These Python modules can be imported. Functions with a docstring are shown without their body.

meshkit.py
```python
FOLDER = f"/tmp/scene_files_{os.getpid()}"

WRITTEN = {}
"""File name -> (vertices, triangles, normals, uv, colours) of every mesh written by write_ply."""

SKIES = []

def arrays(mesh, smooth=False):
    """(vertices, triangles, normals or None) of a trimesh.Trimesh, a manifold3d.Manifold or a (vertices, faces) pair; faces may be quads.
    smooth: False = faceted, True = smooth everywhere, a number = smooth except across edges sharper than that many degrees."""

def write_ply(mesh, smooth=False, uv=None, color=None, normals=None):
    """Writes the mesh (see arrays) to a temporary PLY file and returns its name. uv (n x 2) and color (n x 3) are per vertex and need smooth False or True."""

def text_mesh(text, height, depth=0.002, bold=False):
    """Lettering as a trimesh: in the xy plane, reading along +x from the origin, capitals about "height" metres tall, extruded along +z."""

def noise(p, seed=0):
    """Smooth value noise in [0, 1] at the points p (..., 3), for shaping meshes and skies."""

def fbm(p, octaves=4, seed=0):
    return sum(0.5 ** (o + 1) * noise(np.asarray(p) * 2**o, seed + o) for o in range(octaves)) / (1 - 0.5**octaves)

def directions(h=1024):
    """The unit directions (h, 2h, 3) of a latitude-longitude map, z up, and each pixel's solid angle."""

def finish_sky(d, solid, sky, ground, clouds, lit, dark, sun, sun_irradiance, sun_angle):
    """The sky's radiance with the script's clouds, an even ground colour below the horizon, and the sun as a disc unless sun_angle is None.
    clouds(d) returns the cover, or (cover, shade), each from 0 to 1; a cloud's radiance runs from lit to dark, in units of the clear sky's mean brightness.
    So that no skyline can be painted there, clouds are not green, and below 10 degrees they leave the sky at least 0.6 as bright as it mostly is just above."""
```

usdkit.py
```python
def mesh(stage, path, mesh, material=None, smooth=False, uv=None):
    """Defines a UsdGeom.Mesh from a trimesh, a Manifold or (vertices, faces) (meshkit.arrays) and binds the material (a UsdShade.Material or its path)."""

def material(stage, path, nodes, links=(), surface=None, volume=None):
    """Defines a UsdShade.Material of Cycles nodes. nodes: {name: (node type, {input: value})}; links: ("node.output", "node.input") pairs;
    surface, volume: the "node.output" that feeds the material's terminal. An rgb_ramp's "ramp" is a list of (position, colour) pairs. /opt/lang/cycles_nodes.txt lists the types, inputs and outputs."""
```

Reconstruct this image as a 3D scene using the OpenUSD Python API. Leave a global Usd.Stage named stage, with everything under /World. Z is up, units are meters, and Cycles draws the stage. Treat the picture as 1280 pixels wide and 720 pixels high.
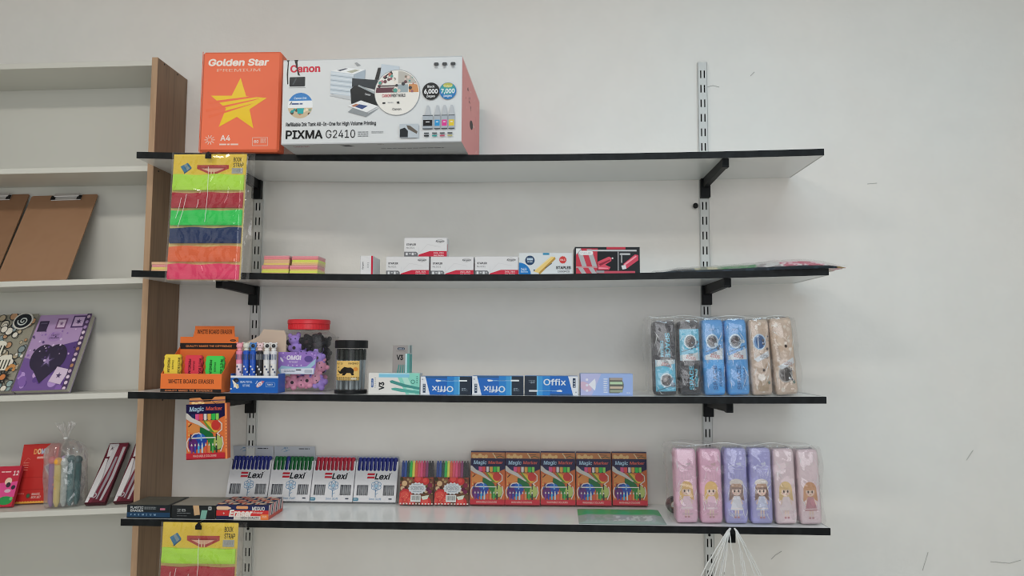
import math, random
import numpy as np, trimesh, usdkit, meshkit
from pxr import Usd, UsdGeom, UsdLux, UsdShade, Gf, Sdf, Vt
from shapely.geometry import Polygon, LineString, box as sbox, MultiPolygon
from shapely.ops import unary_union
from shapely import affinity
from trimesh.transformations import rotation_matrix as rotm

stage = Usd.Stage.CreateInMemory()
UsdGeom.SetStageUpAxis(stage, 'Z'); UsdGeom.SetStageMetersPerUnit(stage, 1.0)
UsdGeom.Xform.Define(stage, '/World'); UsdGeom.Scope.Define(stage, '/World/Looks')
rnd = random.Random(7)

# ------------------------------------------------------------------ camera, light, exposure
EYE = np.array([0.0, -2.44, 1.55]); FPX = 940.0
PITCH, YAW, ROLL = math.radians(4.3397), math.radians(2.0502), math.radians(0.2701)
EXPOSURE = -0.95
DAYLIGHT, FILL, LAMP_WARM, LAMP_COOL = 4.75, 0.02, 38.7, 18.0
fwd = np.array([-math.sin(YAW)*math.cos(PITCH), math.cos(YAW)*math.cos(PITCH), math.sin(PITCH)])
r0 = np.cross(fwd, [0, 0, 1]); r0 /= np.linalg.norm(r0); u0 = np.cross(r0, fwd)
RIGHT = r0*math.cos(ROLL)+u0*math.sin(ROLL); UP = -r0*math.sin(ROLL)+u0*math.cos(ROLL)
cam = UsdGeom.Camera.Define(stage, '/World/camera')
cam.CreateHorizontalApertureAttr(36.0); cam.CreateVerticalApertureAttr(20.25)
cam.CreateFocalLengthAttr(36.0*FPX/1280); cam.CreateExposureAttr(EXPOSURE)
cam.CreateClippingRangeAttr(Gf.Vec2f(0.05, 100))
m = np.eye(4); m[0, :3], m[1, :3], m[2, :3], m[3, :3] = RIGHT, UP, -fwd, EYE
UsdGeom.Xformable(cam).AddTransformOp().Set(Gf.Matrix4d(*m.ravel().tolist()))

def aim(prim, pos, target):
    z = np.array(pos, float)-np.array(target, float); z /= np.linalg.norm(z)
    x = np.cross([0, 0, 1], z); x = x/np.linalg.norm(x) if np.linalg.norm(x) > 1e-6 else np.array([1., 0, 0]); y = np.cross(z, x)
    q = np.eye(4); q[0, :3], q[1, :3], q[2, :3], q[3, :3] = x, y, z, pos
    UsdGeom.Xformable(prim).AddTransformOp().Set(Gf.Matrix4d(*q.ravel().tolist()))
def rect_light(name, pos, target, w, h, power, col):
    l = UsdLux.RectLight.Define(stage, '/World/'+name); l.CreateWidthAttr(w); l.CreateHeightAttr(h)
    l.CreateIntensityAttr(power); l.CreateColorAttr(Gf.Vec3f(*col)); aim(l, pos, target); return l
rect_light('shopfront_daylight', (0.3, -4.4, 1.9), (0.2, 0, 1.6), 3.2, 2.0, DAYLIGHT, (0.963, 0.973, 1.0))
rect_light('warm_ceiling_lamp', (-1.1, -1.75, 2.92), (-1.1, -1.74, 0), 1.2, 0.25, LAMP_WARM, (1.0, 0.935, 0.86))
rect_light('cool_ceiling_lamp', (0.7, -1.3, 2.92), (0.7, -1.29, 0), 1.2, 0.3, LAMP_COOL, (0.657, 0.864, 1.0))
dome = UsdLux.DomeLight.Define(stage, '/World/sky_light'); dome.CreateIntensityAttr(FILL); dome.CreateColorAttr(Gf.Vec3f(0.97, 1.0, 1.0))

def at(px, py, D):
    """A point D metres in front of the camera plane parallel to the wall, seen at this place of the photograph (for measuring sizes and places)."""
    d = RIGHT*(px-640)/FPX+UP*(360-py)/FPX+fwd
    return EYE+d*D/d[1]
DF, DW = 2.14, 2.44

# ------------------------------------------------------------------ colours and materials
GAIN = 1.2
def lin(c):
    if isinstance(c, str):
        c = c.lstrip('#'); c = [int(c[i:i+2], 16) for i in (0, 2, 4)]
    c = np.array(c, float)/255
    return np.where(c <= .04045, c/12.92, ((c+.055)/1.055)**2.4)
def C(c, g=None):
    """A colour as it looks in the room's light -> the surface's own colour."""
    v = lin(c)*(g or GAIN); v = v*min(1, 0.86/v.max()); return tuple(np.maximum(v, 0.004))
MATS = {}
def mat(name, nodes, links, surface='p.BSDF'):
    if name not in MATS: MATS[name] = usdkit.material(stage, '/World/Looks/'+name, nodes, links, surface=surface)
    return MATS[name]
def solid(c, rough=0.5, metal=0.0, spec=0.4, bump=0.0, name=None):
    key = name or 'paint_%s_%d_%d' % (str(c).lstrip('#').replace('(', '').replace(')', '').replace(', ', '_'), rough*100, metal*100)
    if key in MATS: return MATS[key]
    nodes = {'p': ('principled_bsdf', {'base_color': C(c), 'roughness': rough, 'metallic': metal, 'specular_ior_level': spec})}; links = []
    if bump:
        nodes.update({'t': ('texture_coordinate', {}), 'n': ('noise_texture', {'scale': 60.0, 'detail': 3.0}), 'b': ('bump', {'strength': bump, 'distance': 0.002})})
        links = [('t.object', 'n.vector'), ('n.fac', 'b.height'), ('b.normal', 'p.normal')]
    return mat(key, nodes, links)
def tint(rough, spec=0.18):
    return mat('printed_%d' % (rough*100), {'a': ('attribute', {'attribute': 'tint'}), 'p': ('principled_bsdf', {'roughness': rough, 'specular_ior_level': spec})}, [('a.color', 'p.base_color')])
PRINT, GLOSSPRINT = tint(0.5), tint(0.28)

def film(name, gloss=0.10, haze=0.02, scale=35.0, bump=0.6, gain=0.8, ior=1.5, shine=0.6, cap=0.22):
    return mat(name, {'t': ('texture_coordinate', {}), 'n': ('noise_texture', {'scale': scale, 'detail': 1.0, 'distortion': 2.2}), 'b': ('bump', {'strength': bump, 'distance': 0.006}),
        'f': ('fresnel', {'IOR': ior}), 'k0': ('math', {'math_type': 'multiply', 'value2': gain, 'use_clamp': True}), 'k': ('math', {'math_type': 'minimum', 'value2': cap}),
        'x': ('transparent_bsdf', {'color': (0.985, 0.985, 0.985)}), 'g': ('glossy_bsdf', {'color': (1, 1, 1), 'roughness': gloss}), 'd': ('diffuse_bsdf', {'color': (0.85, 0.85, 0.85)}), 'w': ('translucent_bsdf', {'color': (0.85, 0.85, 0.85)}),
        'dw': ('mix_closure', {'fac': 0.5}), 'h': ('mix_closure', {'fac': haze}), 'gd': ('mix_closure', {'fac': 1-shine}), 'm': ('mix_closure', {})},
        [('t.object', 'n.vector'), ('n.fac', 'b.height'), ('b.normal', 'f.normal'), ('b.normal', 'g.normal'), ('f.fac', 'k0.value1'), ('k0.value', 'k.value1'), ('d.BSDF', 'dw.closure1'), ('w.BSDF', 'dw.closure2'), ('x.BSDF', 'h.closure1'), ('dw.closure', 'h.closure2'),
         ('g.BSDF', 'gd.closure1'), ('dw.closure', 'gd.closure2'), ('k.value', 'm.fac'), ('h.closure', 'm.closure1'), ('gd.closure', 'm.closure2')], surface='m.closure')
FILM = film('clear_film', scale=18.0, bump=0.25); CRINKLE = film('crinkled_film', gloss=0.09, haze=0.015, scale=13.0, bump=0.75, gain=1.0, ior=1.85, shine=0.75, cap=0.3); CLEAR = film('clear_jar_plastic', gloss=0.2, haze=0.01, scale=3.0, bump=0.0, shine=0.5)

def wall_material(name, base, warm):
    return mat(name, {'g': ('geometry', {}), 'n': ('noise_texture', {'scale': 1.3, 'detail': 4.0, 'roughness': 0.55}), 'n2': ('noise_texture', {'scale': 7.0, 'detail': 5.0, 'roughness': 0.6}),
        'r': ('rgb_ramp', {'ramp': [(0.3, C(base, 1.5)), (0.7, C(warm, 1.5))]}), 'r2': ('rgb_ramp', {'ramp': [(0.3, (0.965, 0.965, 0.965)), (0.65, (1, 1, 1))]}), 'x': ('mix', {'mix_type': 'multiply', 'fac': 1.0}),
        'n3': ('noise_texture', {'scale': 22.0, 'detail': 5.0, 'roughness': 0.6}), 'b': ('bump', {'strength': 0.35, 'distance': 0.004}), 'p': ('principled_bsdf', {'roughness': 0.6, 'specular_ior_level': 0.25})},
        [('g.position', 'n.vector'), ('g.position', 'n2.vector'), ('g.position', 'n3.vector'), ('n.fac', 'r.fac'), ('n2.fac', 'r2.fac'), ('r.color', 'x.color1'), ('r2.color', 'x.color2'), ('x.color', 'p.base_color'), ('n3.fac', 'b.height'), ('b.normal', 'p.normal')])
WALL = wall_material('painted_plaster', '#c4c5c2', '#c9c6c1')
def wood_material(name, a, b, scale):
    return mat(name, {'t': ('texture_coordinate', {}), 'm': ('mapping', {'scale': scale}), 'n': ('noise_texture', {'scale': 1.0, 'detail': 6.0, 'roughness': 0.6, 'distortion': 0.4}),
        'r': ('rgb_ramp', {'ramp': [(0.32, C(a)), (0.5, C(b)), (0.68, C(a))]}), 'p': ('principled_bsdf', {'roughness': 0.5, 'specular_ior_level': 0.3})},
        [('t.object', 'm.vector'), ('m.vector', 'n.vector'), ('n.fac', 'r.fac'), ('r.color', 'p.base_color')])
OAK = wood_material('oak_laminate', '#75604c', '#89715a', (18.0, 38.0, 2.2)); OAKEDGE = wood_material('oak_edge_band', '#9c8167', '#a98d72', (30.0, 30.0, 2.0))
HARDBOARD = wood_material('brown_hardboard', '#8b6a50', '#8f6e54', (9.0, 9.0, 9.0))
LAMINATE = solid('#d4d7d6', 0.2, name='white_laminate'); MELAMINE = solid('#c2c3bc', 0.4, name='white_melamine')
BLACKEDGE = mat('black_edge_band', {'t': ('texture_coordinate', {}), 'n': ('noise_texture', {'scale': 45.0, 'detail': 4.0}), 'r': ('rgb_ramp', {'ramp': [(0.4, C('#0d1012')), (0.75, C('#1a1e20'))]}), 'p': ('principled_bsdf', {'roughness': 0.45, 'specular_ior_level': 0.2})},
    [('t.object', 'n.vector'), ('n.fac', 'r.fac'), ('r.color', 'p.base_color')])
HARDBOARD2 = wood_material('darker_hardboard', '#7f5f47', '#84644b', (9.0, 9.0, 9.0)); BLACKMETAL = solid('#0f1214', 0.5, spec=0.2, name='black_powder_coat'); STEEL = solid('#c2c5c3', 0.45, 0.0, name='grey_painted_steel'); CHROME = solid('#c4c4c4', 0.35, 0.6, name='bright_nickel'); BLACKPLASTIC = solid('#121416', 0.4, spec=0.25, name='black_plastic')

# ------------------------------------------------------------------ things, parts
USED = {}
def numbered(base):
    n = USED.get(base, 0); USED[base] = n+1
    return base if n == 0 else '%s_%03d' % (base, n)
def tag(p, label=None, cat=None, group=None, kind=None):
    for k, v in (('label', label), ('category', cat), ('group', group), ('kind', kind)):
        if v: p.SetCustomDataByKey(k, v)
def thing(name, label, cat, loc, rot=(0, 0, 0), group=None):
    x = UsdGeom.Xform.Define(stage, numbered('/World/'+name))
    x.AddTranslateOp().Set(Gf.Vec3d(*map(float, loc))); x.AddRotateXYZOp().Set(Gf.Vec3f(*map(float, rot)))
    tag(x.GetPrim(), label, cat, group); return x.GetPrim()
def put(parent, name, mesh, material, smooth=False, label=None, kind=None):
    p = usdkit.mesh(stage, numbered('%s/%s' % (parent.GetPath(), name)), mesh, material, smooth=smooth).GetPrim()
    tag(p, label, None, None, kind); return p
def lone(name, label, cat, mesh, material, loc=(0, 0, 0), rot=(0, 0, 0), group=None, smooth=False, kind=None):
    g = usdkit.mesh(stage, numbered('/World/'+name), mesh, material, smooth=smooth)
    g.AddTranslateOp().Set(Gf.Vec3d(*map(float, loc))); g.AddRotateXYZOp().Set(Gf.Vec3f(*map(float, rot)))
    tag(g.GetPrim(), label, cat, group, kind); return g.GetPrim()
def dup(src, loc, rot=(0, 0, 0), label=None, group=None):
    base = str(src.GetPath())
    if base[-4:-3] == '_' and base[-3:].isdigit(): base = base[:-4]
    x = UsdGeom.Xform.Define(stage, numbered(base)); p = x.GetPrim()
    p.GetReferences().AddInternalReference(src.GetPath())
    p.GetAttribute('xformOp:translate').Set(Gf.Vec3d(*map(float, loc))); p.GetAttribute('xformOp:rotateXYZ').Set(Gf.Vec3f(*map(float, rot)))
    p.SetInstanceable(True)
    was = src.GetCustomData(); tag(p, label or was['label'], was['category'], group or was.get('group')); return p

# ------------------------------------------------------------------ shapes
cat_ = trimesh.util.concatenate
def bx(x0, x1, y0, y1, z0, z1, c=0.0):
    if c <= 0:
        b = trimesh.creation.box([x1-x0, y1-y0, z1-z0]); b.apply_translation([(x0+x1)/2, (y0+y1)/2, (z0+z1)/2]); return b
    p = []
    for sx, X in ((1, x0), (-1, x1)):
        for sy, Y in ((1, y0), (-1, y1)):
            for sz, Z in ((1, z0), (-1, z1)):
                p += [(X, Y+sy*c, Z+sz*c), (X+sx*c, Y, Z+sz*c), (X+sx*c, Y+sy*c, Z)]
    return trimesh.convex.convex_hull(np.array(p))
def cyl(r, h, at_=(0, 0, 0), n=20, axis='z', r2=None):
    r2 = r if r2 is None else r2
    m_ = lathe([(0, 0), (r, 0), (r2, h), (0, h)], n)
    if axis == 'y': m_.apply_transform(rotm(-math.pi/2, [1, 0, 0]))
    if axis == 'x': m_.apply_transform(rotm(math.pi/2, [0, 1, 0]))
    m_.apply_translation(at_); return m_
def lathe(prof, n=24, power=2.0, sx=1.0, sy=1.0):
    prof = np.array(prof, float); a = np.arange(n)/n*2*math.pi
    ca, sa = np.cos(a), np.sin(a); k = (np.abs(ca)**power+np.abs(sa)**power)**(-1/power)
    v = np.stack([np.outer(prof[:, 0], ca*k*sx), np.outer(prof[:, 0], sa*k*sy), np.repeat(prof[:, 1:2], n, 1)], -1).reshape(-1, 3); f = []
    for i in range(len(prof)-1):
        for j in range(n):
            a0, a1, b0, b1 = i*n+j, i*n+(j+1) % n, (i+1)*n+j, (i+1)*n+(j+1) % n
            if prof[i, 0] > 1e-9: f.append((a0, a1, b1))
            if prof[i+1, 0] > 1e-9: f.append((a0, b1, b0))
    t_ = trimesh.Trimesh(v, f, process=False); t_.merge_vertices(); t_.update_faces(t_.nondegenerate_faces()); return t_
def ball(r, c=(0, 0, 0), s=(1, 1, 1), n=2):
    b = trimesh.creation.icosphere(n, r); b.apply_scale(s); b.apply_translation(c); return b
def tube(pts, r, n=8):
    pts = np.array(pts, float); V, F = [], []; k = len(pts); rr = np.broadcast_to(r, k)
    T = np.gradient(pts, axis=0); T /= np.linalg.norm(T, axis=1, keepdims=True); up = np.array([0, 0, 1.]) if abs(T[0, 2]) < .9 else np.array([1., 0, 0])
    for i in range(k):
        a = np.cross(T[i], up); a /= np.linalg.norm(a); b = np.cross(T[i], a); up = -np.cross(T[i], a) if False else b*0+up
        for j in range(n):
            t = 2*math.pi*j/n; V.append(pts[i]+rr[i]*(math.cos(t)*a+math.sin(t)*b))
    for i in range(k-1):
        for j in range(n):
            p, q = i*n+j, i*n+(j+1) % n; F += [(p, p+n, q+n), (p, q+n, q)]
    V += [pts[0], pts[-1]]
    for j in range(n): F += [(k*n, j, (j+1) % n), (k*n+1, (k-1)*n+(j+1) % n, (k-1)*n+j)]
    return trimesh.Trimesh(V, F, process=False)
def extr(poly, h, plane='xz', off=0.0):
    """A polygon in x,z standing h thick along +y from off (plane xz), in x,y along z (xy) or in y,z along x (yz)."""
    gs = [g for g in getattr(poly, 'geoms', [poly]) if g.area > 1e-12]
    m_ = cat_([trimesh.creation.extrude_polygon(g, h, engine='earcut') for g in gs]); v = m_.vertices.copy(); v[:, 2] += off
    if plane == 'xz': m_.vertices = v[:, [0, 2, 1]]; m_.invert()
    elif plane == 'yz': m_.vertices = v[:, [2, 0, 1]]
    else: m_.vertices = v
    return m_
def rrect(x0, y0, x1, y1, r): return sbox(x0+r, y0+r, x1-r, y1-r).buffer(r, 4)
def pillow(w, d, h, c, seg=(8, 4, 14), bulge=0.0, seed=0, rough=0.0, lump=12.0):
    """A soft bag-like block: front at y=-d, back at y=0, base at z=0, rounded by c, swelling by bulge and crumpled by rough."""
    b = trimesh.creation.box([w, d, h])
    n = max(1, int(math.ceil(math.log2(h/0.018)))); b = b.subdivide(); 
    for _ in range(n-1): b = b.subdivide()
    v = b.vertices.copy(); hs = np.array([w, d, h])/2; core = np.clip(v, -(hs-c), hs-c); q = v-core; L = np.linalg.norm(q, axis=1, keepdims=True)
    v = core+np.where(L > 1e-9, q/np.maximum(L, 1e-9)*np.minimum(L, c), 0)
    t = v/hs; sw = bulge*(1-t[:, 0]**2)*(1-t[:, 2]**4); v[:, 1] += np.sign(t[:, 1])*np.abs(t[:, 1])*sw
    if rough:
        k = meshkit.fbm(v*lump+seed*7.3, 3, seed)-.5; k2 = meshkit.fbm(v*lump*3+seed*3.1, 2, seed+9)-.5
        nn = q/np.maximum(L, 1e-9); v += nn*(k*2+k2)[:, None]*rough
    v += [0, -d/2, h/2]
    b = trimesh.Trimesh(v, b.faces, process=False); b.merge_vertices(); return b

# ------------------------------------------------------------------ flat print: coloured shapes laid on a face
TXT = {}
def glyphs(s, bold, serif=False, fat=0.0):
    key = (s, bold, serif, fat)
    if key not in TXT:
        t = meshkit.text_mesh(s, 1.0, depth=0.1, bold=bold); top = np.all(t.vertices[t.faces][:, :, 2] > .05, axis=1)
        v, f = t.vertices[:, :2].copy(), t.faces[top]
        if serif or fat:
            g = unary_union([Polygon(v[k]).buffer(.001) for k in f]); add = []; g = g.buffer(fat) if fat else g
            for a, b in (((0, .085), (.915, 1.0)) if serif else ()):
                for q in getattr(g.intersection(sbox(-9, a, 99, b)), 'geoms', [g.intersection(sbox(-9, a, 99, b))]):
                    if q.is_empty or q.area < 1e-4: continue
                    x0, _, x1, _ = q.bounds
                    if x1-x0 < .42: add.append(sbox(x0-.07, a, x1+.07, b))
            g = unary_union([g]+add).simplify(.01); V, F, n = [], [], 0
            for q in getattr(g, 'geoms', [g]):
                vv, ff = trimesh.creation.triangulate_polygon(q, engine='earcut'); V.append(vv); F.append(ff+n); n += len(vv)
            v, f = np.vstack(V), np.vstack(F)
        u, inv = np.unique(f, return_inverse=True); TXT[key] = (v[u], inv.reshape(f.shape))
    return TXT[key]
class Print:
    """A sheet W x H (y down) on which shapes are laid one over the other."""
    def __init__(s, W, H, bg=None):
        s.W, s.H, s.items, s.page = W, H, [], sbox(0, 0, W, H)
        if bg: s.rect(0, 0, W, H, bg)
    def tri(s, v, f, c): s.items.append((np.array(v, float), np.array(f), C(c)))
    def shape(s, g, c):
        g = g.intersection(s.page); V, F, n = [], [], 0
        for q in getattr(g, 'geoms', [g]):
            if q.geom_type != 'Polygon' or q.area < 1e-6: continue
            v, f = trimesh.creation.triangulate_polygon(q, engine='earcut'); V.append(v); F.append(f+n); n += len(v)
        if V: s.tri(np.vstack(V), np.vstack(F), c)
    def rect(s, x0, y0, x1, y1, c): s.shape(sbox(min(x0, x1), min(y0, y1), max(x0, x1), max(y0, y1)), c)
    def rr(s, x0, y0, x1, y1, r, c): s.shape(rrect(x0, y0, x1, y1, r), c)
    def poly(s, pts, c): s.shape(Polygon(pts).buffer(0), c)
    def circ(s, x, y, r, c, ry=None, rot=0, clip=None):
        g = affinity.rotate(affinity.scale(Polygon([(math.cos(a), math.sin(a)) for a in np.linspace(0, 2*math.pi, 28)[:-1]]), r, ry or r, origin=(0, 0)), rot, origin=(0, 0))
        g = affinity.translate(g, x, y); s.shape(g.intersection(clip) if clip is not None else g, c)
    def ring(s, x, y, r, w, c, ry=None):
        g = affinity.scale(Polygon([(math.cos(a), math.sin(a)) for a in np.linspace(0, 2*math.pi, 28)[:-1]]), r, ry or r, origin=(0, 0)); g = affinity.translate(g, x, y)
        s.shape(g.difference(g.buffer(-w)), c)
    def line(s, pts, w, c): s.shape(LineString(pts).buffer(w/2, 3), c)
    def star(s, x, y, r, c, n=5, k=.42, rot=0):
        s.poly([(x+(r if i % 2 == 0 else r*k)*math.sin(math.pi*i/n+rot), y-(r if i % 2 == 0 else r*k)*math.cos(math.pi*i/n+rot)) for i in range(2*n)], c)
    def text(s, t, x, y, h, c, w=None, bold=True, slant=0.0, rot=0, anchor='l', serif=False, fat=0.0):
        """Baseline at (x, y), capitals h tall; w squeezes it to that width; rot turns it (degrees, clockwise)."""
        v, f = glyphs(t, bold, serif, fat); v = v.copy(); x0, x1 = v[:, 0].min(), v[:, 0].max(); v[:, 0] -= x0; k = (w/h)/(x1-x0) if w else 1.0; v[:, 0] *= k
        if anchor == 'c': v[:, 0] -= (x1-x0)*k/2
        v[:, 0] += slant*v[:, 1]; v *= h; v[:, 1] *= -1; a = math.radians(rot); v = v @ np.array([[math.cos(a), math.sin(a)], [-math.sin(a), math.cos(a)]])+[x, y]
        s.tri(v, f[:, ::-1], c)
    def micro(s, x0, y0, x1, y1, n, c):
        """Lines of print too small to read."""
        for i in range(n):
            yy = y0+(y1-y0)*i/max(1, n); hh = (y1-y0)/n*.45; x = x0; q = random.Random(int(x0*31+y0*17+i))
            while x < x1:
                l = q.uniform(1.2, 4)*(y1-y0)/n*.6; s.rect(x, yy, min(x+l, x1), yy+hh, c); x += l+(y1-y0)/n*.25
    def mesh(s, O, U, V, w, h, warp=None, gap=2e-4, step=2.5e-5, cell=None):
        O, U, V = (np.array(a, float) for a in (O, U, V)); N = np.cross(V, U); P, F, K, n = [], [], [], 0
        for i, (v, f, c) in enumerate(s.items):
            if cell:
                v3, f = trimesh.remesh.subdivide_to_size(np.c_[v, np.zeros(len(v))], f, cell, max_iter=12); v = v3[:, :2]
            x, y = v[:, 0]*w/s.W, v[:, 1]*h/s.H; d = gap+step*i
            p = warp(x, y, d) if warp else O+np.outer(x, U)+np.outer(y, V)+N*d
            P.append(p); F.append(f+n); K.append(np.tile(c, (len(v), 1))); n += len(v)
        P, F, K = np.vstack(P), np.vstack(F), np.vstack(K)
        if not warp:
            fn = np.cross(P[F[:, 1]]-P[F[:, 0]], P[F[:, 2]]-P[F[:, 0]]); flip = fn @ N < 0; F[flip] = F[flip][:, ::-1]
        return P, F, K
    def lay(s, parent, name, O, U, V, w, h, material=None, warp=None, **kw):
        P, F, K = s.mesh(O, U, V, w, h, warp, **kw); return coloured(parent, name, P, F, K, material or PRINT)
    def front(s, parent, w, h, d, name='front_print', material=None):
        return s.lay(parent, name, (-w/2, -d, h), (1, 0, 0), (0, 0, -1), w, h, material)
    def top(s, parent, w, h, d, name='top_print', material=None):
        return s.lay(parent, name, (-w/2, 0, h), (1, 0, 0), (0, -1, 0), w, d, material)
    def right(s, parent, w, h, d, name='side_print', material=None):
        return s.lay(parent, name, (w/2, -d, h), (0, 1, 0), (0, 0, -1), d, h, material)
    def left(s, parent, w, h, d, name='side_print', material=None):
        return s.lay(parent, name, (-w/2, 0, h), (0, -1, 0), (0, 0, -1), d, h, material)
def coloured(parent, name, P, F, K, material, smooth=False, kind=None):
    g = usdkit.mesh(stage, numbered('%s/%s' % (parent.GetPath(), name)), (P, F), material, smooth=smooth)
    UsdGeom.PrimvarsAPI(g).CreatePrimvar('tint', Sdf.ValueTypeNames.Color3fArray, 'vertex').Set(Vt.Vec3fArray.FromNumpy(np.asarray(K, np.float32)))
    tag(g.GetPrim(), kind=kind); return g.GetPrim()

# ------------------------------------------------------------------ the room
def struct(name, mesh, material, **k):
    p = usdkit.mesh(stage, numbered('/World/'+name), mesh, material, **k).GetPrim(); p.SetCustomDataByKey('kind', 'structure'); return p
wall = struct('wall_back', bx(-2.7, 2.9, 0, 0.12, 0, 3.0), WALL); tag(wall, 'off-white painted plaster wall behind the shelves', 'wall')
tag(struct('wall_left', bx(-2.82, -2.7, -4.6, 0.12, 0, 3.0), WALL), 'off-white painted side wall left of the bookcase', 'wall')
tag(struct('wall_right', bx(2.9, 3.02, -4.6, 0.12, 0, 3.0), WALL), 'off-white painted side wall at the right', 'wall')
tag(struct('ceiling', bx(-2.82, 2.9, -4.6, 0.12, 3.0, 3.1), solid('#c9c8c4', 0.7, name='ceiling_paint')), 'white painted ceiling', 'ceiling')
tag(struct('floor', bx(-2.82, 2.9, -4.6, 0.12, -0.1, 0), mat('floor_tiles', {'g': ('geometry', {}), 'b': ('brick_texture', {'color1': C('#cdc9c0'), 'color2': C('#c6c2b9'), 'mortar': C('#8a867f'), 'scale': 1.0, 'brick_width': 0.6, 'row_height': 0.6, 'offset': 0.0, 'mortar_size': 0.004}), 'p': ('principled_bsdf', {'roughness': 0.3})},
    [('g.position', 'b.vector'), ('b.color', 'p.base_color')])), 'beige tiled floor', 'floor')
SCUFF = solid('#a6a7a3', 0.8, name='scuff_mark')
for pts in ([(964, 699), (969, 694), (977, 689)], [(1153, 713), (1157, 700), (1160, 690)], [(1208, 575), (1216, 563)], [(1238, 702), (1262, 704), (1276, 700)], [(1084, 230), (1096, 229)], [(880, 110), (891, 107), (899, 109)], [(938, 95), (943, 90)]):
    q = [at(a, b, DW)+[0, -0.0008, 0] for a, b in pts]; put(wall, 'scuff', tube(q, 0.0009, 4), SCUFF)

# ------------------------------------------------------------------ slotted uprights, brackets, shelves
SHELF_Z = [at(600, 188, DF)[2], at(600, 339.5, DF)[2], at(600, 493.2, DF)[2], at(600, 654.8, DF)[2]]
SHELF_X = [(-1.186, 0.8125), (-1.186, 0.8165), (-1.181, 0.8005), (-1.186, 0.802)]
SAG = [0.013, 0.0145, 0.004, 0.0]
SHELF_Z[1] = (at(163, 338, DF)[2]+at(1036, 335.8, DF)[2])/2; TILT = [0.0, (at(1036, 335.8, DF)[2]-at(163, 338, DF)[2])/2, 0.0, 0.0]
TH = 0.018
def shelf_top(i, x):
    a, b = SHELF_X[i]; t = (x-(a+b)/2)/((b-a)/2); return SHELF_Z[i]-SAG[i]*(1-min(1, t*t))+TILT[i]*max(-1, min(1, t))
def bend(i, mesh):
    v = mesh.vertices.copy(); v[:, 2] += [shelf_top(i, x) for x in v[:, 0]]; mesh.vertices = v; return mesh
def longbar(x0, x1, y0, y1, z0, z1, n=28):
    xs = np.linspace(x0, x1, n+1); v = np.array([(x, y, z) for x in xs for y, z in ((y0, z0), (y1, z0), (y1, z1), (y0, z1))]); f = []
    for i in range(n):
        for j in range(4): a, b = i*4+j, i*4+(j+1) % 4; f += [(a, b, b+4), (a, b+4, a+4)]
    e = n*4; f += [(0, 2, 1), (0, 3, 2), (e, e+1, e+2), (e, e+2, e+3)]; t = trimesh.Trimesh(v, f, process=False); t.fix_normals(); return t
YF = EYE[1]+DF
where = ['topmost, under the printer carton', 'second from the top', 'third from the top, under the jars', 'lowest of the four']
for i in range(4):
    a, b = SHELF_X[i]
    t = thing('wall_shelf', 'white wall shelf with black front edge, '+where[i], 'shelf', (0, 0, 0), group='white wall shelves with black edges')
    put(t, 'board', bend(i, longbar(a, b-0.003, YF+0.003, -0.014, -TH, 0)), LAMINATE)
    put(t, 'edge_band', bend(i, longbar(a, b, YF, YF+0.003, -TH-0.0006, 0.0006)), BLACKEDGE, label='black edge band')
    put(t, 'end_band', bend(i, longbar(b-0.003, b, YF+0.003, -0.014, -TH-0.0006, 0.0006, 2)), solid('#b5b6b4', 0.5, name='end_band_grey'))
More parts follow.
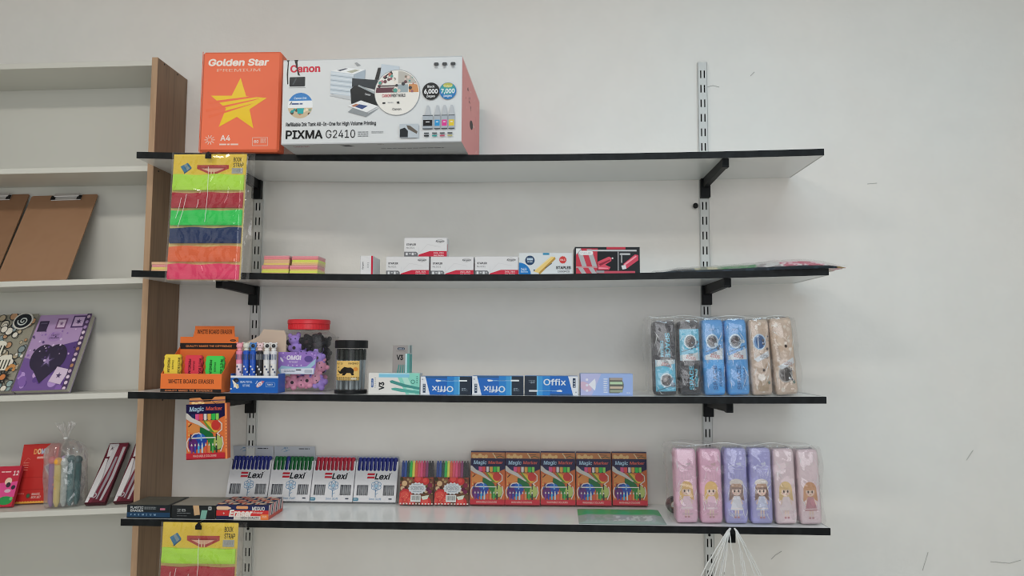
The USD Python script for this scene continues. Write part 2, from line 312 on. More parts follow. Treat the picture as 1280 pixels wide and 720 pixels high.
# uprights
def make_upright(name, px, label, ztop):
    x = at(px, 400, 2.43)[0]; H = ztop-0.35
    t = thing(name, label, 'shelf upright', (x, 0, 0.35), group='slotted shelf uprights')
    face = sbox(-0.0145, 0, 0.0145, H); cuts = []; n = int(H/0.0485)
    for k in range(n):
        z = H-0.028-k*0.0485
        for s in (-1, 1): cuts.append(sbox(s*0.0058-0.0021, z-0.026, s*0.0058+0.0021, z))
    screws = [H-0.36, H-1.02, H-1.52]
    face = face.difference(unary_union(cuts))
    put(t, 'face_plate', extr(face, 0.0015, 'xz', -0.0125), STEEL)
    for s in (-1, 1): put(t, 'side_flange', bx(s*0.0145-0.0008, s*0.0145+0.0008, -0.0125, -0.0002, 0, H), STEEL)
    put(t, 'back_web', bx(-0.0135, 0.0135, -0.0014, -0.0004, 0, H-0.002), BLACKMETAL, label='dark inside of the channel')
    for z in screws: put(t, 'screw', cyl(0.0042, 0.0018, (0, -0.0143, z), 14, 'y'), BLACKMETAL)
    return t, x
uR, XR = make_upright('shelf_upright', 882.5, 'grey slotted steel upright on the right, its top bare above the shelves', at(877, 78, 2.43)[2])
uL, XL = make_upright('shelf_upright', 318.5, 'grey slotted steel upright on the left, behind the pens and jars', at(877, 78, 2.43)[2])
def bracket_mesh():
    L = DF-DW+0.0; y1 = YF+0.006
    prof = Polygon([(-0.0135, 0), (y1, 0), (y1, -0.021), (y1+0.012, -0.024), (-0.03, -0.030), (-0.0135, -0.030)])
    arm = extr(prof, 0.016, 'yz', -0.008); heel = bx(-0.0155, 0.0155, -0.034, -0.0142, -0.062, -0.0005, 0.0015); tip = bx(-0.010, 0.010, y1, y1+0.022, -0.026, -0.0004, 0.001)
    return arm, heel, tip
first = None; names = ['topmost', 'second', 'third', 'lowest']
for i in range(4):
    for X, side in ((XL, 'left'), (XR, 'right')):
        z = shelf_top(i, X)-TH-0.0004; lab = 'black metal bracket on the %s upright under the %s shelf' % (side, names[i])
        if first is None:
            first = thing('shelf_bracket', lab, 'shelf bracket', (X, 0, z), group='black shelf brackets'); a, h, tp = bracket_mesh()
            put(first, 'arm', a, BLACKMETAL); put(first, 'heel', h, BLACKMETAL); put(first, 'tip', tp, BLACKMETAL)
        else: dup(first, (X, 0, z), label=lab)
p = at(868.5, 258, 2.435); t = thing('wall_hook', 'small dark screw knob in the wall left of the right upright', 'hook', p)
put(t, 'knob', ball(0.0085, (0, -0.012, 0), (1, .7, 1.1)), BLACKPLASTIC, smooth=True); put(t, 'shank', cyl(0.004, 0.013, (0, -0.008, 0), 10, 'y'), BLACKPLASTIC)

# ------------------------------------------------------------------ the bookcase on the left
CX = -1.187; CY = EYE[1]+2.24; CL = -2.12
CZ = [at(190, 75, 2.24)[2], at(184, 207, 2.24)[2], at(178, 347, 2.24)[2], at(172, 490, 2.24)[2], at(157, 634, 2.24)[2], 0.72, 0.37]; CS = [.0175, .017, .029, .035, .05, .03, .03]
def cab_z(i, x): return CZ[i]+(x+1.207)*CS[i]
bc = thing('bookcase', 'white open bookcase with an oak-grained side panel, left of the shelves', 'bookcase', (0, 0, 0))
ptop = at(200, 71.5, 2.24)[2]
sp = put(bc, 'side_panel', bx(CX-0.018, CX, CY+0.0015, -0.001, 0.0, ptop, 0.0008), OAK, label='oak-grained side panel')
put(sp, 'edge_band', bx(CX-0.0182, CX+0.0002, CY, CY+0.0015, 0.0, ptop), OAKEDGE, label='paler front edge')
for px, py in ((205.5, 80.6), (221.8, 93.3), (198, 214), (226, 350), (210, 352), (203, 500), (190, 640)):
    k = (px-673.4)/(CX)  # where the sight line meets the panel's face
    D = next(d for d in np.linspace(2.24, 2.44, 400) if at(px, py, d)[0] <= CX) if at(px, py, 2.44)[0] <= CX else 2.3
    q = at(px, py, D); put(sp, 'screw_hole', cyl(0.003, 0.0006, (CX+0.0001, max(q[1], CY+0.012), q[2]), 10, 'x'), BLACKPLASTIC, label='dark screw head')
put(bc, 'side_panel', bx(CL, CL+0.018, CY, -0.001, 0.0, ptop), OAK)
put(bc, 'back_panel', bx(CL+0.018, CX-0.018, -0.006, -0.001, 0.05, ptop-0.02), MELAMINE)
for i in range(7):
    m_ = bx(CL+0.018, CX-0.0182, CY+0.001, -0.0065, -0.017, 0, 0.0006); v = m_.vertices.copy(); v[:, 2] += [cab_z(i, x) for x in v[:, 0]]; m_.vertices = v
    put(bc, 'shelf', m_, MELAMINE)

# ------------------------------------------------------------------ helpers for goods on the shelves
def spot(shelf, l, r, top, D, yb=None):
    """(x, z base, width, height) of a thing seen between columns l and r with its top at row top, D from the eye, standing on the shelf."""
    ym = (top+(yb or top+20))/2; a, b = at(l, ym, D), at(r, ym, D); x = (a[0]+b[0])/2; z = shelf_top(shelf, x) if shelf is not None else at((l+r)/2, yb, D)[2]
    return x, z+0.0006, b[0]-a[0], at((l+r)/2, top, D)[2]-z
def carton(name, label, cat, shelf, l, r, top, D, depth, colour, lean=0.0, yaw=0.0, group=None, yb=None, material=None, w=None, h=None, lift=0.0, z=None, c=0.0007):
    x, zz, W, H = spot(shelf, l, r, top, D, yb); W = (w or W)-0.0008; H = h or H/math.cos(math.radians(lean)); zz = z if z is not None else zz
    t = thing(name, label, cat, (x, EYE[1]+D+depth, zz+lift), (-lean, 0, yaw), group); t_w, t_h = W, H
    put(t, 'body', bx(-W/2, W/2, -depth, 0, 0, H, c), material or solid(colour, 0.5)); return t, W, H

# ================================================================== topmost shelf
def ream(label, D, printed, group):
    t, w, h = carton('paper_ream', label, 'paper ream', 0, 250.5, 350, 58, D, 0.052, '#de6a48', lean=0.8, group=group, yb=188, c=0.006, h=0.300)
    P = Print(97, 131)
    if printed:
        P.rect(0, 0, 1, 131, '#c95a3a'); P.text('Golden Star', 7, 18.5, 8.2, '#e9e2da', w=74, slant=.15, fat=.03); P.text('PREMIUM', 18, 26.5, 3.6, '#e8b9a2', w=54, bold=False, serif=True)
        P.star(46, 71, 36, '#e6c22f', rot=.05)
        for a, b in (((8, 66), (80, 57)), ((6, 76), (72, 62)), ((10, 84), (66, 68))): P.poly([a, (a[0]+1, a[1]+3.6), (b[0]-6, b[1]+2.5), b], '#de6a48')
        P.text('A4', 26, 117, 7, '#f0e4dc', w=12); P.micro(25, 121, 48, 125, 1, '#f0d8cc')
        for k in range(10): P.line([(13+2.5*math.cos(k*.63), 116+2.5*math.sin(k*.63)), (13+6*math.cos(k*.63), 116+6*math.sin(k*.63))], .8, '#ecd3c6')
        P.shape(sbox(65, 113, 84, 124).difference(sbox(65.6, 113.6, 83.4, 123.4)), '#edc9b8'); P.text('80', 67, 120, 3.4, '#f0e4dc'); P.micro(75, 115, 82, 121, 3, '#edc9b8')
        P.front(t, w, h, 0.052, material=GLOSSPRINT)
    return t
ream('orange paper ream printed with a large yellow star', 2.118, True, None)
ream('plain orange side of a paper ream directly behind the star-printed one', 2.174, False, None)
ream('orange paper ream nearest the wall behind the star-printed one', 2.23, False, None)

def printer_box():
    D = 2.02; depth = 0.392; W = at(578, 120, D)[0]-at(351.5, 120, D)[0]; zt = shelf_top(0, -.43)+.0006; H = at(465, 68, D)[2]-at(465, 174.3, D)[2]
    yaw = -2.4; a = math.radians(yaw); fc = (at(578, 120, D)+at(351.5, 120, D))/2
    loc = (fc[0]-depth*math.sin(a), fc[1]+depth*math.cos(a), zt+0.0015)
    t = thing('printer_carton', 'white printer carton with pink end, overhanging the topmost shelf', 'cardboard box', loc, (0, 0, yaw))
    put(t, 'body', bx(-W/2, W/2, -depth, 0, 0, H, 0.0015), solid('#c6c9cb', 0.45))
    P = Print(226, 106, '#c4c8ca')
    P.rect(0, 0, 226, 1.2, '#a9adb0'); P.rect(0, 104.6, 226, 106, '#aeb1b4')
    P.text('Canon', 9, 15.2, 8.2, '#b5233a', w=39, serif=True, fat=.035)
    P.poly([(4, 0), (8, 0), (7, 2), (6.4, 19), (7, 30), (5.6, 31), (4.6, 18), (5.6, 3)], '#17191b'); P.poly([(14, 0), (19, 0), (18, 3), (19, 13), (22, 20), (19, 19.5), (17, 11)], '#17191b')
    P.rr(8.5, 21.5, 28.5, 33.5, 1, '#20262b'); P.poly([(12, 31), (16, 23), (18, 23), (14, 31)], '#3d464c'); P.rect(8, 34.6, 29, 35.4, '#8b9093')
    cx, cy, r = 23, 57.5, 16; disc = Polygon([(cx+r*math.cos(k), cy+r*math.sin(k)) for k in np.linspace(0, 6.283, 30)[:-1]])
    P.shape(disc, '#d6dadd'); P.shape(disc.intersection(sbox(0, 40, 60, 51.5)), '#3b78b5'); P.text('Canon Ink', cx, 49.5, 2.6, '#cfe0f0', anchor='c', w=16); P.shape(disc.intersection(sbox(0, 60.5, 60, 80)), '#b9a98f')
    for q in range(16): P.circ(cx+rnd.uniform(-13, 13), 66+rnd.uniform(-4, 6), rnd.uniform(1, 2.4), rnd.choice(['#5e4a3c', '#2f8f90', '#7f9a86', '#a65a44', '#d8c9b0', '#41505a']), clip=disc)
    P.poly([(19, 61), (28, 61), (27, 68), (20, 68)], '#2b9c9e'); P.micro(12, 54.5, 26, 58.5, 1, '#4f5f86'); P.line([(10, 56), (12, 53)], 1, '#39424f')
    P.text('Refillable Ink Tank All-In-One for High Volume Printing', 5.5, 83.3, 4.3, '#2a2d31', w=114, fat=.015); P.text('PIXMA', 5.5, 98.8, 9.8, '#17191c', w=47, fat=.018); P.text('G2410', 56.5, 98.8, 9.8, '#17191c', w=37, bold=False)
    P.micro(97, 91.5, 110, 99, 3, '#777c80'); P.micro(114, 91.5, 129, 94.5, 2, '#8d9296')
    # the picture of the printer and the pile of photographs
    P.poly([(60, 46), (96, 54), (112, 50), (80, 40)], '#b0b5b9')
    P.poly([(61.3, 15.3), (90.5, 20), (89, 47.5), (61, 43.5)], '#b4bfc8')
    for k in range(9): y = 17.5+k*3; P.line([(61.3, y), (90.2, y+4)], .7, '#7f8c97' if k % 2 else '#cfd6db')
    P.poly([(90.5, 20), (105, 14.5), (104.5, 26), (92, 34)], '#93a1ad'); P.poly([(61.3, 15.3), (81, 11.5), (105, 14.5), (90.5, 20)], '#d5d9db'); P.poly([(69, 14.6), (80, 12.2), (83, 12.8), (73, 15.8)], '#474c5a'); P.poly([(81, 16.5), (92, 14), (98, 15), (88, 18.5)], '#9fa193')
    P.poly([(91, 6), (94, 5), (99, 9), (94, 9.5)], '#8a8f92'); P.poly([(125, 8), (148, 11.5), (147, 24), (124, 24)], '#aebac4')
    P.poly([(121, 12.5), (125, 12.5), (122, 27.5), (117, 27.5)], '#1b1f22'); P.poly([(88.5, 25), (121, 28), (119, 40), (96, 34), (88.5, 36)], '#2b3339')
    P.poly([(86.5, 39), (91, 35), (97, 33.5), (118, 45), (124, 60), (114, 59), (101, 53), (88, 57)], '#1d2225'); P.poly([(97, 33.5), (119, 43.5), (118.5, 46), (96, 35)], '#8f989c'); P.text('Canon', 105, 46, 2.2, '#c6cacd', rot=12, w=7)
    P.poly([(84, 67), (91, 61), (110, 69), (124, 62), (107, 73.5)], '#83898d'); P.poly([(84, 59.5), (100, 53), (122, 60.5), (108, 68)], '#d4d7d9'); P.poly([(91, 60), (98, 57.5), (109, 60), (102, 64)], '#3b4c78'); P.poly([(88, 59.5), (94, 57), (98, 58), (92, 61)], '#a5725c')
    # the round sticker
    cx, cy, r = 145.5, 44, 27.8; disc = Polygon([(cx+r*math.cos(k), cy+r*math.sin(k)) for k in np.linspace(0, 6.283, 44)[:-1]])
    P.circ(cx, cy, r+.7, '#85898c'); P.shape(disc, '#d3d2cd'); half = disc.buffer(-1).intersection(sbox(0, 0, 300, 44.2))
    P.shape(half.intersection(sbox(146.5, 0, 200, 33)), '#a7a59f'); P.shape(half.intersection(sbox(100, 37.5, 145.3, 44)), '#58343f'); P.shape(half.intersection(sbox(146.3, 34, 159, 44)), '#8b9aa0'); P.shape(half.intersection(sbox(160, 34, 180, 44)), '#b98459')
    P.poly([(127, 25), (138, 17), (140, 21), (130, 27.5)], '#26282b'); P.poly([(132, 23.5), (136, 20.5), (137, 22), (133, 25)], '#d6d6d0'); P.poly([(122, 30), (127, 28), (129, 31), (124, 34)], '#a8737b')
    for q in range(34): P.circ(rnd.uniform(120, 172), rnd.uniform(18, 43), rnd.uniform(.8, 2.6), rnd.choice(['#5a3c42', '#c9b7ae', '#7b6d62', '#3a3c40', '#a86a5f', '#4b8f86', '#d2ccc4', '#8d5a66']), clip=half)
    P.rect(121, 35, 145, 36.5, '#3c3136'); P.text('CANON', 127, 49.6, 3.6, '#b0404f', w=11); P.text('PRINT WORLD', 138.5, 49.6, 3.6, '#33363c', w=17.5)
    P.rect(127.5, 56, 131, 58, '#2c2f33'); P.micro(134, 56, 141, 58, 1, '#9ea1a4'); P.poly([(145, 56), (148, 55), (149, 58), (146, 58)], '#2c2f33'); P.text('Canon', 140, 66, 2.6, '#55585c', w=11)
    for k in range(3): P.rr(191+k*10.4, 8, 197+k*10.4, 12, 1.6, '#3c4043'); P.rect(192+k*10.4, 13.6, 196+k*10.4, 14.4, '#6c7073')
    P.circ(187.8, 43.5, 10.7, '#1e2124'); P.circ(208.8, 43.5, 10.4, '#2b6fa8'); P.circ(208.8, 41, 9.3, '#3b8f93', ry=7); P.circ(208.8, 36.5, 6, '#a3a453', ry=3)
    P.text('Black', 187.8, 39, 2.6, '#cfd2d4', anchor='c'); P.text('6,000', 187.8, 46.2, 5, '#e4e6e8', anchor='c', w=17, fat=.03); P.text('pages', 187.8, 50.8, 2.6, '#cfd2d4', anchor='c'); P.text('Colour', 208.8, 38.6, 2.4, '#dfe3b0', anchor='c'); P.text('7,000', 208.8, 46.2, 5, '#dfe8f0', anchor='c', w=17, fat=.03); P.text('pages', 208.8, 50.8, 2.6, '#d0dde8', anchor='c')
    for x, w_, c in ((178, 12.5, '#1c1e21'), (192.3, 7.5, '#2e86bb'), (201.2, 7.5, '#c23f86'), (210, 7.5, '#c9b13a')):
        m_ = x+w_/2; P.poly([(m_-1.3, 61), (m_+1.3, 61), (m_+3.6, 73), (m_-3.6, 73)], '#a9aeb3'); P.rect(x, 73, x+w_, 90, '#9aa3ab'); P.rect(x+.6, 79, x+w_-.6, 86.5, c); P.rect(x, 73, x+w_, 74, '#3e454b'); P.rect(x, 89.2, x+w_, 90.4, '#3e454b'); P.rect(x+w_*.3, 81, x+w_*.7, 82, '#d6d8da')
    for x, c in ((180, '#222'), (190, '#2b8a86'), (199.5, '#a8485e'), (209, '#a7a06d')): c = c if len(c) > 4 else '#222427'; P.rect(x, 94.5, x+6, 96.5, '#55595d'); P.rect(x, 97.6, x+6, 99.4, c)
    P.rect(149.5, 83.5, 173, 100.5, '#aab3ba'); P.poly([(150, 90), (156, 88), (160, 92), (160, 100), (150, 100)], '#23282c'); P.poly([(158, 85), (163, 86), (172, 93), (171, 96), (160, 90)], '#5b554f')
    P.front(t, W, H, depth, material=GLOSSPRINT)
    S = Print(100, 60, '#d88e8b'); S.rect(0, 0, 100, 1, '#e7c4c0'); 
    for q in range(13): x, y = rnd.uniform(8, 90), rnd.uniform(4, 56); S.line([(x, y), (x+rnd.uniform(-6, 6), y+rnd.uniform(-3, 3))], rnd.uniform(.5, 1.4), rnd.choice(['#e9cfca', '#c2726f', '#e6b7b2']))
    S.circ(50, 34, 9, '#241a1a', ry=3.4, rot=-12)
    for q in range(9): S.circ(28+q*2.3+rnd.uniform(-1, 1), 14+rnd.uniform(-3, 3)+q*.9, rnd.uniform(.5, 1.3), '#3a2a2a')
    S.right(t, W, H, depth, name='end_print')
    B = Print(226, 160, '#a9acae'); B.text('CANON INC', 12, 12, 5, '#8c5059', w=20); B.poly([(72, 6), (84, 6), (90, 12), (78, 12)], '#3a3d40'); B.micro(120, 5, 128, 9, 1, '#7c7f82')
    B.micro(120, 22, 200, 27, 1, '#63676a'); B.lay(t, 'bottom_print', (-W/2, -depth, 0), (1, 0, 0), (0, 1, 0), W, depth)
    return t
printer_box()

# strap packs hanging from hooks on the shelf edges
def strap_pack(name, label, tl, tr, bl, br, D, rows, hook_label, hh):
    o = at(*tl, D); W = at(*tr, D)[0]-o[0]; H = o[2]-at(*bl, D)[2]; roll = math.degrees(math.atan2(at(*tr, D)[2]-o[2], W)); c = (at(*tl, D)+at(*tr, D))/2
    t = thing('book_strap_pack', label, 'strap pack', c, (0, 0, 0)); sh = (at(*bl, D)[0]+at(*br, D)[0])/2-c[0]; k = lambda z: sh*z/H   # the pack hangs a little askew
    def lean(m_): v = m_.vertices.copy(); v[:, 0] += k(-v[:, 2]); m_.vertices = v; return m_
    put(t, 'backing_card', lean(extr(rrect(-W/2, -H, W/2, 0, .004).difference(Polygon([(-.010, -.004), (.010, -.004), (.007, -.013), (-.007, -.013)])), 0.0012, 'xz', -0.0012)), solid('#c9b774', .6))
    P = Print(92, 27, '#dcbf45'); P.poly([(9, 16), (18, 11), (23, 17), (14, 24)], '#2b6f9a'); P.poly([(14, 24), (23, 17), (23, 19), (14, 26)], '#1f4f74'); P.poly([(13, 14), (16, 12.4), (21, 18.5), (18, 21)], '#7d8f95')
    P.poly([(30, 14), (70, 14), (70, 19), (54, 26), (46, 26), (30, 19)], '#a93c3c'); P.poly([(33, 17.5), (67, 17.5), (54, 23), (46, 23)], '#d7a893'); P.poly([(33, 17), (67, 17), (66, 18.6), (34, 18.6)], '#8e2f33'); P.rect(47.5, 20, 49, 26, '#d9b9a0'); P.rect(51, 20, 52.5, 26, '#d9b9a0')
    P.text('BOOK', 75.5, 9.5, 5.2, '#2e2b1c', w=10.5); P.text('STRAP', 75.5, 16.6, 5.2, '#2e2b1c', w=13); P.rect(74, 18, 88, 25.5, '#9fa1a2')
    for q in range(6): P.rect(76+q*1.9, 19, 76.8+q*1.9, 23, '#85888a')
    Pm, F, K = P.mesh((-W/2, -0.0013, 0), (1, 0, 0), (0, 0, -1), W, hh*H, gap=1e-4); Pm[:, 0] += k(-Pm[:, 2]); coloured(t, 'header_print', Pm, F, K, PRINT)
    for (z0, z1, c_, nm, q) in rows:
        a, b = -H*z1, -H*z0; n = 26; V = []; xs = np.linspace(-W/2+.002, W/2-.004, n)
        rg = random.Random(q*5); zz = np.linspace(a, b, 7); pts = [(x, -.0035-.0045*(1-abs(2*i/(n-1)-1)**6)-.0012*math.sin(j*1.2+i*.3)-(.002 if 0 < j < 6 else 0), z+.0016*math.sin(i*.45+q)*(j/6)) for j, z in enumerate(zz) for i, x in enumerate(xs)]
        F2 = [f for j in range(6) for i in range(n-1) for f in ((j*n+i, j*n+i+1, (j+1)*n+i+1), (j*n+i, (j+1)*n+i+1, (j+1)*n+i))]
        back = [(x, -.0014, z) for x, _, z in pts]; N = len(pts); F3 = [(c2+N, b2+N, a2+N) for a2, b2, c2 in F2]
        rim = [i for i in range(n)]+[j*n+n-1 for j in range(1, 7)]+[6*n+i for i in range(n-2, -1, -1)]+[j*n for j in range(5, 0, -1)]
        F4 = [f for u, w_ in zip(rim, rim[1:]+rim[:1]) for f in ((w_, u, u+N), (w_, u+N, w_+N))]
        st = put(t, 'strap', lean(trimesh.Trimesh(np.array(pts+back), F2+F3+F4, process=False)), mat('webbing_'+nm, {'t': ('texture_coordinate', {}), 'w': ('wave_texture', {'scale': 180.0, 'bands_direction': 'z'}), 'b': ('bump', {'strength': .15, 'distance': .001}), 'p': ('principled_bsdf', {'base_color': C(c_), 'roughness': .65, 'specular_ior_level': .2})}, [('t.object', 'w.vector'), ('w.fac', 'b.height'), ('b.normal', 'p.normal')]), smooth=40, label=nm.replace('_', ' ')+' strap')
    # the clear sleeve, wider than the card on the right
    x0, x1 = -W/2-.004, W/2+.026; nx, nz = 46, 70; V = []
    for s in (0, 1):
        for j in range(nz+1):
            for i in range(nx+1):
                u = i/nx; x = x0+(x1-x0)*u; z = .003-(H+.008)*j/nz; e = min(1, 45*u, 45*(1-u)); f = meshkit.fbm(np.array([x*26+9, z*9+3, 1.7]), 3, 3)-.5
                y = (-.0135*e-.004*abs(f)*e-.0003) if s == 0 else .0006*e
                if s == 0 and x > W/2-.003: y = -.0045-.012*f*e
                V.append((x+k(-z), min(y, -.0002) if s == 0 else y, z))
    F5 = []; N = (nx+1)*(nz+1)
    for j in range(nz):
        for i in range(nx):
            a2 = j*(nx+1)+i; F5 += [(a2, a2+nx+1, a2+nx+2), (a2, a2+nx+2, a2+1)]
    put(t, 'plastic_sleeve', trimesh.Trimesh(np.array(V[:N]), F5, process=False), CRINKLE, smooth=True, label='clear crinkled plastic sleeve')
    for (xa, za, xb, zb) in ((-.07, -.13, -.083, -.19), (-.055, -.12, -.075, -.215), (-.02, -.135, -.024, -.16), (.004, -.04, .002, -.2)):
        if -zb < H: put(t, 'sleeve_crease', tube([(xa+k(-za), -.0185, za), ((xa+xb)/2+.002+k(-za), -.0205, (za+zb)/2), (xb+k(-zb), -.0185, zb)], .0006, 5), solid('#dfe2e2', .2, name='plastic_crease'), label='bright crease in the plastic')
    h = thing('hanging_hook', hook_label, 'hook', c, (0, 0, 0))
    put(h, 'clip', bx(-.009, .009, -.0175, -.0145, -.016, -.004, .001), BLACKPLASTIC); put(h, 'lug', cat_([cyl(.006, .004, (0, -.0185, -.004), 14, 'y'), bx(-.002, .002, -.0165, .014, .0, .004)]), BLACKPLASTIC)
    return t
strap_pack('book_strap_pack', 'pack of six coloured book straps hanging from the topmost shelf', (218, 193), (309, 193), (207.5, 350), (301.5, 350), 2.108,
    [(.165, .29, '#b5e64f', 'lime', 1), (.31, .43, '#a8303d', 'dark_red', 2), (.45, .568, '#35c95c', 'green', 3), (.588, .71, '#23365f', 'navy', 4), (.735, .855, '#f97a4c', 'orange', 5), (.875, .995, '#ee4a75', 'pink', 6)], 'black plastic hook holding the strap pack on the topmost shelf', .166)
strap_pack('book_strap_pack', 'pack of book straps hanging from the lowest shelf, cut off by the frame', (204.5, 653), (298.5, 653), (196, 810), (290, 810), 2.108,
    [(.205, .325, '#a8e23f', 'lime', 1), (.352, .475, '#a8303d', 'dark_red', 2), (.5, .61, '#35c95c', 'green', 3), (.63, .75, '#23365f', 'navy', 4), (.77, .88, '#f97a4c', 'orange', 5), (.9, .99, '#ee4a75', 'pink', 6)], 'black plastic hook holding the strap pack on the lowest shelf', .204)

# ================================================================== second shelf
NOTE = {'pink': '#ea9ca4', 'peach': '#eec39a', 'yellow': '#e6d37a', 'lime': '#d3e05c', 'rose': '#ee8f96'}
def note_pad(label, l, r, top, D, order, z=None, dz=0.028, group='sticky note pads on the second shelf', yaw=0):
    x, zz, w, h = spot(1, l, r, top, D); zz = z if z is not None else zz
    t = thing('sticky_note_pad', label, 'sticky notes', (x, EYE[1]+D+.078, zz), (0, 0, yaw), group); n = len(order)
    for k, c in enumerate(order):
        o = ((k*37) % 5-2)*.0003; put(t, c+'_notes', bx(-w/2+.001+o, w/2-.001+o, -.078+o, -.001, dz*k/n+.0001, dz*(k+1)/n-.0001, .0005), solid(NOTE[c], .6), label=c+' layer of notes')
    put(t, 'shrink_wrap', bx(-w/2+.0001, w/2-.0001, -.0792, -.0001, .00005, dz+.0003, .0003), FILM, label='clear shrink wrap')
    return zz+dz
for col, (l, r) in (('left', (326.5, 361)), ('right', (361.6, 397))):
    z = note_pad('pastel sticky note pad, lower one of the %s pile beside the strap pack' % col, l, r, 328, 2.185, ['peach', 'lime', 'yellow', 'rose', 'pink'])
    note_pad('pastel sticky note pad, upper one of the %s pile beside the strap pack' % col, l+3, r+1, 314, 2.19, ['peach', 'yellow', 'lime', 'rose', 'pink'] if col == 'right' else ['yellow', 'peach', 'peach', 'rose', 'pink'], z=z+.0006)
note_pad('pinkish sticky note pad at the left end of the second shelf, half behind the straps', 189, 224, 325, 2.175, ['peach', 'yellow', 'pink', 'peach'], dz=.030, group='sticky note pads behind the strap pack')

def stapler_print():
    P = Print(55, 22.5, '#c9c9ca'); P.rect(0, 0, 55, .5, '#b1b1b3'); P.text('STAPLER', 2.6, 9.2, 2.1, '#2c2c2e', w=12.5, fat=.04); P.text('No.0221', 2.6, 13, 1.9, '#2c2c2e', w=10.5, bold=False)
    P.poly([(0, 16.8), (15.5, 16.8), (17.5, 18.5), (18, 22.5), (0, 22.5)], '#66676a'); P.rect(2, 18, 4.6, 21, '#c5c6c8'); P.rect(6.2, 18.4, 8.6, 19.8, '#b1b3b5'); P.rect(9.8, 18, 12.4, 21, '#c5c6c8'); P.rect(13.4, 18.4, 15.4, 19.8, '#a7a9ab')
    P.poly([(18, 22.5), (19, 20.2), (33, 16), (55, 16), (55, 22.5)], '#b41f38'); P.text('24/6, 26/6', 38, 19, 1.7, '#e2c9cc', w=13); P.text('Use Staples', 38, 21.8, 1.6, '#e2c9cc', w=13)
    P.ring(46, 4.2, 5, .35, '#88898b', ry=2.1); P.text('Kangaro', 40.5, 5, 1.9, '#303134', w=11, slant=.3); P.line([(19, 12), (19, 19), (30, 8), (47, 11)], .2, '#b3b4b6'); return P
STP = stapler_print()
def stapler_box(label, l, r, top, D, z=None, yaw=0.0):
    x, zz, w, h = spot(1, l, r, top, D); zz = zz if z is None else z; w = .1255; h = .0555
    t = thing('stapler_box', label, 'stapler box', (x, EYE[1]+D+.05, zz), (0, 0, yaw), 'red and white stapler boxes')
    put(t, 'carton', bx(-w/2, w/2, -.05, 0, 0, h, .0006), solid('#c9c9ca', .45)); STP.front(t, w, h, .05, material=GLOSSPRINT)
    S = Print(20, 22.5, '#cfcfd0'); S.rect(5, 7, 9, 16, '#b8404f'); S.right(t, w, h, .05); return zz+h
zt = stapler_box('red and white stapler box, bottom left one under the stacked box', 482.5, 536.5, 321, 2.175)
stapler_box('red and white stapler box, second from left in the bottom row', 538, 592.3, 321, 2.175)
stapler_box('red and white stapler box in the bottom row beside the staples box', 593.5, 648, 321, 2.172)
stapler_box('red and white stapler box lying on top of two others', 505, 559, 298, 2.18, z=zt+.0008)
t, w, h = carton('stapler_box', 'small white and red box standing end-on beside the note pads', 'stapler box', 1, 450, 466.3, 320, 2.18, .10, '#c9c9ca')
P = Print(16.3, 23, '#cbcbcc'); P.rect(14, 0, 16.3, 23, '#b41f38'); P.text('Kangaro', 4.3, 16, 1.8, '#3a3b3e', rot=-90, w=9, slant=.2); P.micro(9, 8, 11.5, 15, 4, '#96999c'); P.rect(0, 0, .5, 23, '#aaa'.replace('#aaa', '#aaaaaa')); P.front(t, w, h, .10)
t, w, h = carton('staples_box', 'white staples carton with blue corner and picture of gold staples', 'staples box', 1, 648.6, 715.2, 316.5, 2.17, .055, '#c4c9cb')
P = Print(66.5, 27.5, '#c5cacc'); P.circ(0, 27, 15, '#1f6fb0'); P.circ(13.7, 9.3, 6, '#263e5c'); P.rect(10.4, 6.5, 17, 9, '#8fb0c8'); P.text('26/6', 13.7, 9, 2.6, '#d6e0e8', anchor='c'); P.text('24/6', 2.5, 22, 3.2, '#d6e4f0', w=7); P.micro(2.2, 23.2, 11, 25.5, 1, '#bcd2e6'); P.micro(10.5, 10.6, 17, 12.5, 1, '#c8d6e0')
P.poly([(18, 23), (40, 4.5), (45, 5), (24.5, 25)], '#d8bb74'); P.poly([(24.5, 25), (45, 5), (46, 7.5), (26, 27)], '#a98742'); P.line([(20, 22), (41, 4.8)], .8, '#ead9a4'); P.poly([(18.3, 20.5), (20.6, 21.4), (18.8, 23)], '#282a2c'); P.line([(33, 19), (41, 13)], .9, '#4b4e50'); P.star(55, 8.6, 5, '#bd3b3a', 14, .82); P.text('No.1', 55, 9.8, 2.4, '#e8c9c4', anchor='c', w=6)
P.text('STAPLES', 46.5, 20, 3.3, '#24272a', w=18.5, fat=.04); P.text('1000PCS', 48.5, 24.2, 2.1, '#3a3d40', w=15); P.rect(30, 0, 38, 2.4, '#2a82a8'); P.front(t, w, h, .055)
t, w, h = carton('stapler_box', 'black box with red and grey stripes and pictures of red staplers', 'stapler box', 1, 717.8, 799.5, 309, 2.165, .07, '#26282a', yaw=1.0)
P = Print(82, 35, '#24272a'); P.rect(1.5, 2, 29, 35, '#b43a48')
for x in (0, 13): 
    P.poly([(x+2, 3), (x+8, 3), (x+15, 25), (x+9, 25)], '#a2a4a6'); P.poly([(x+4, 27), (x+10, 27), (x+15, 35), (x+9, 35)], '#a2a4a6')
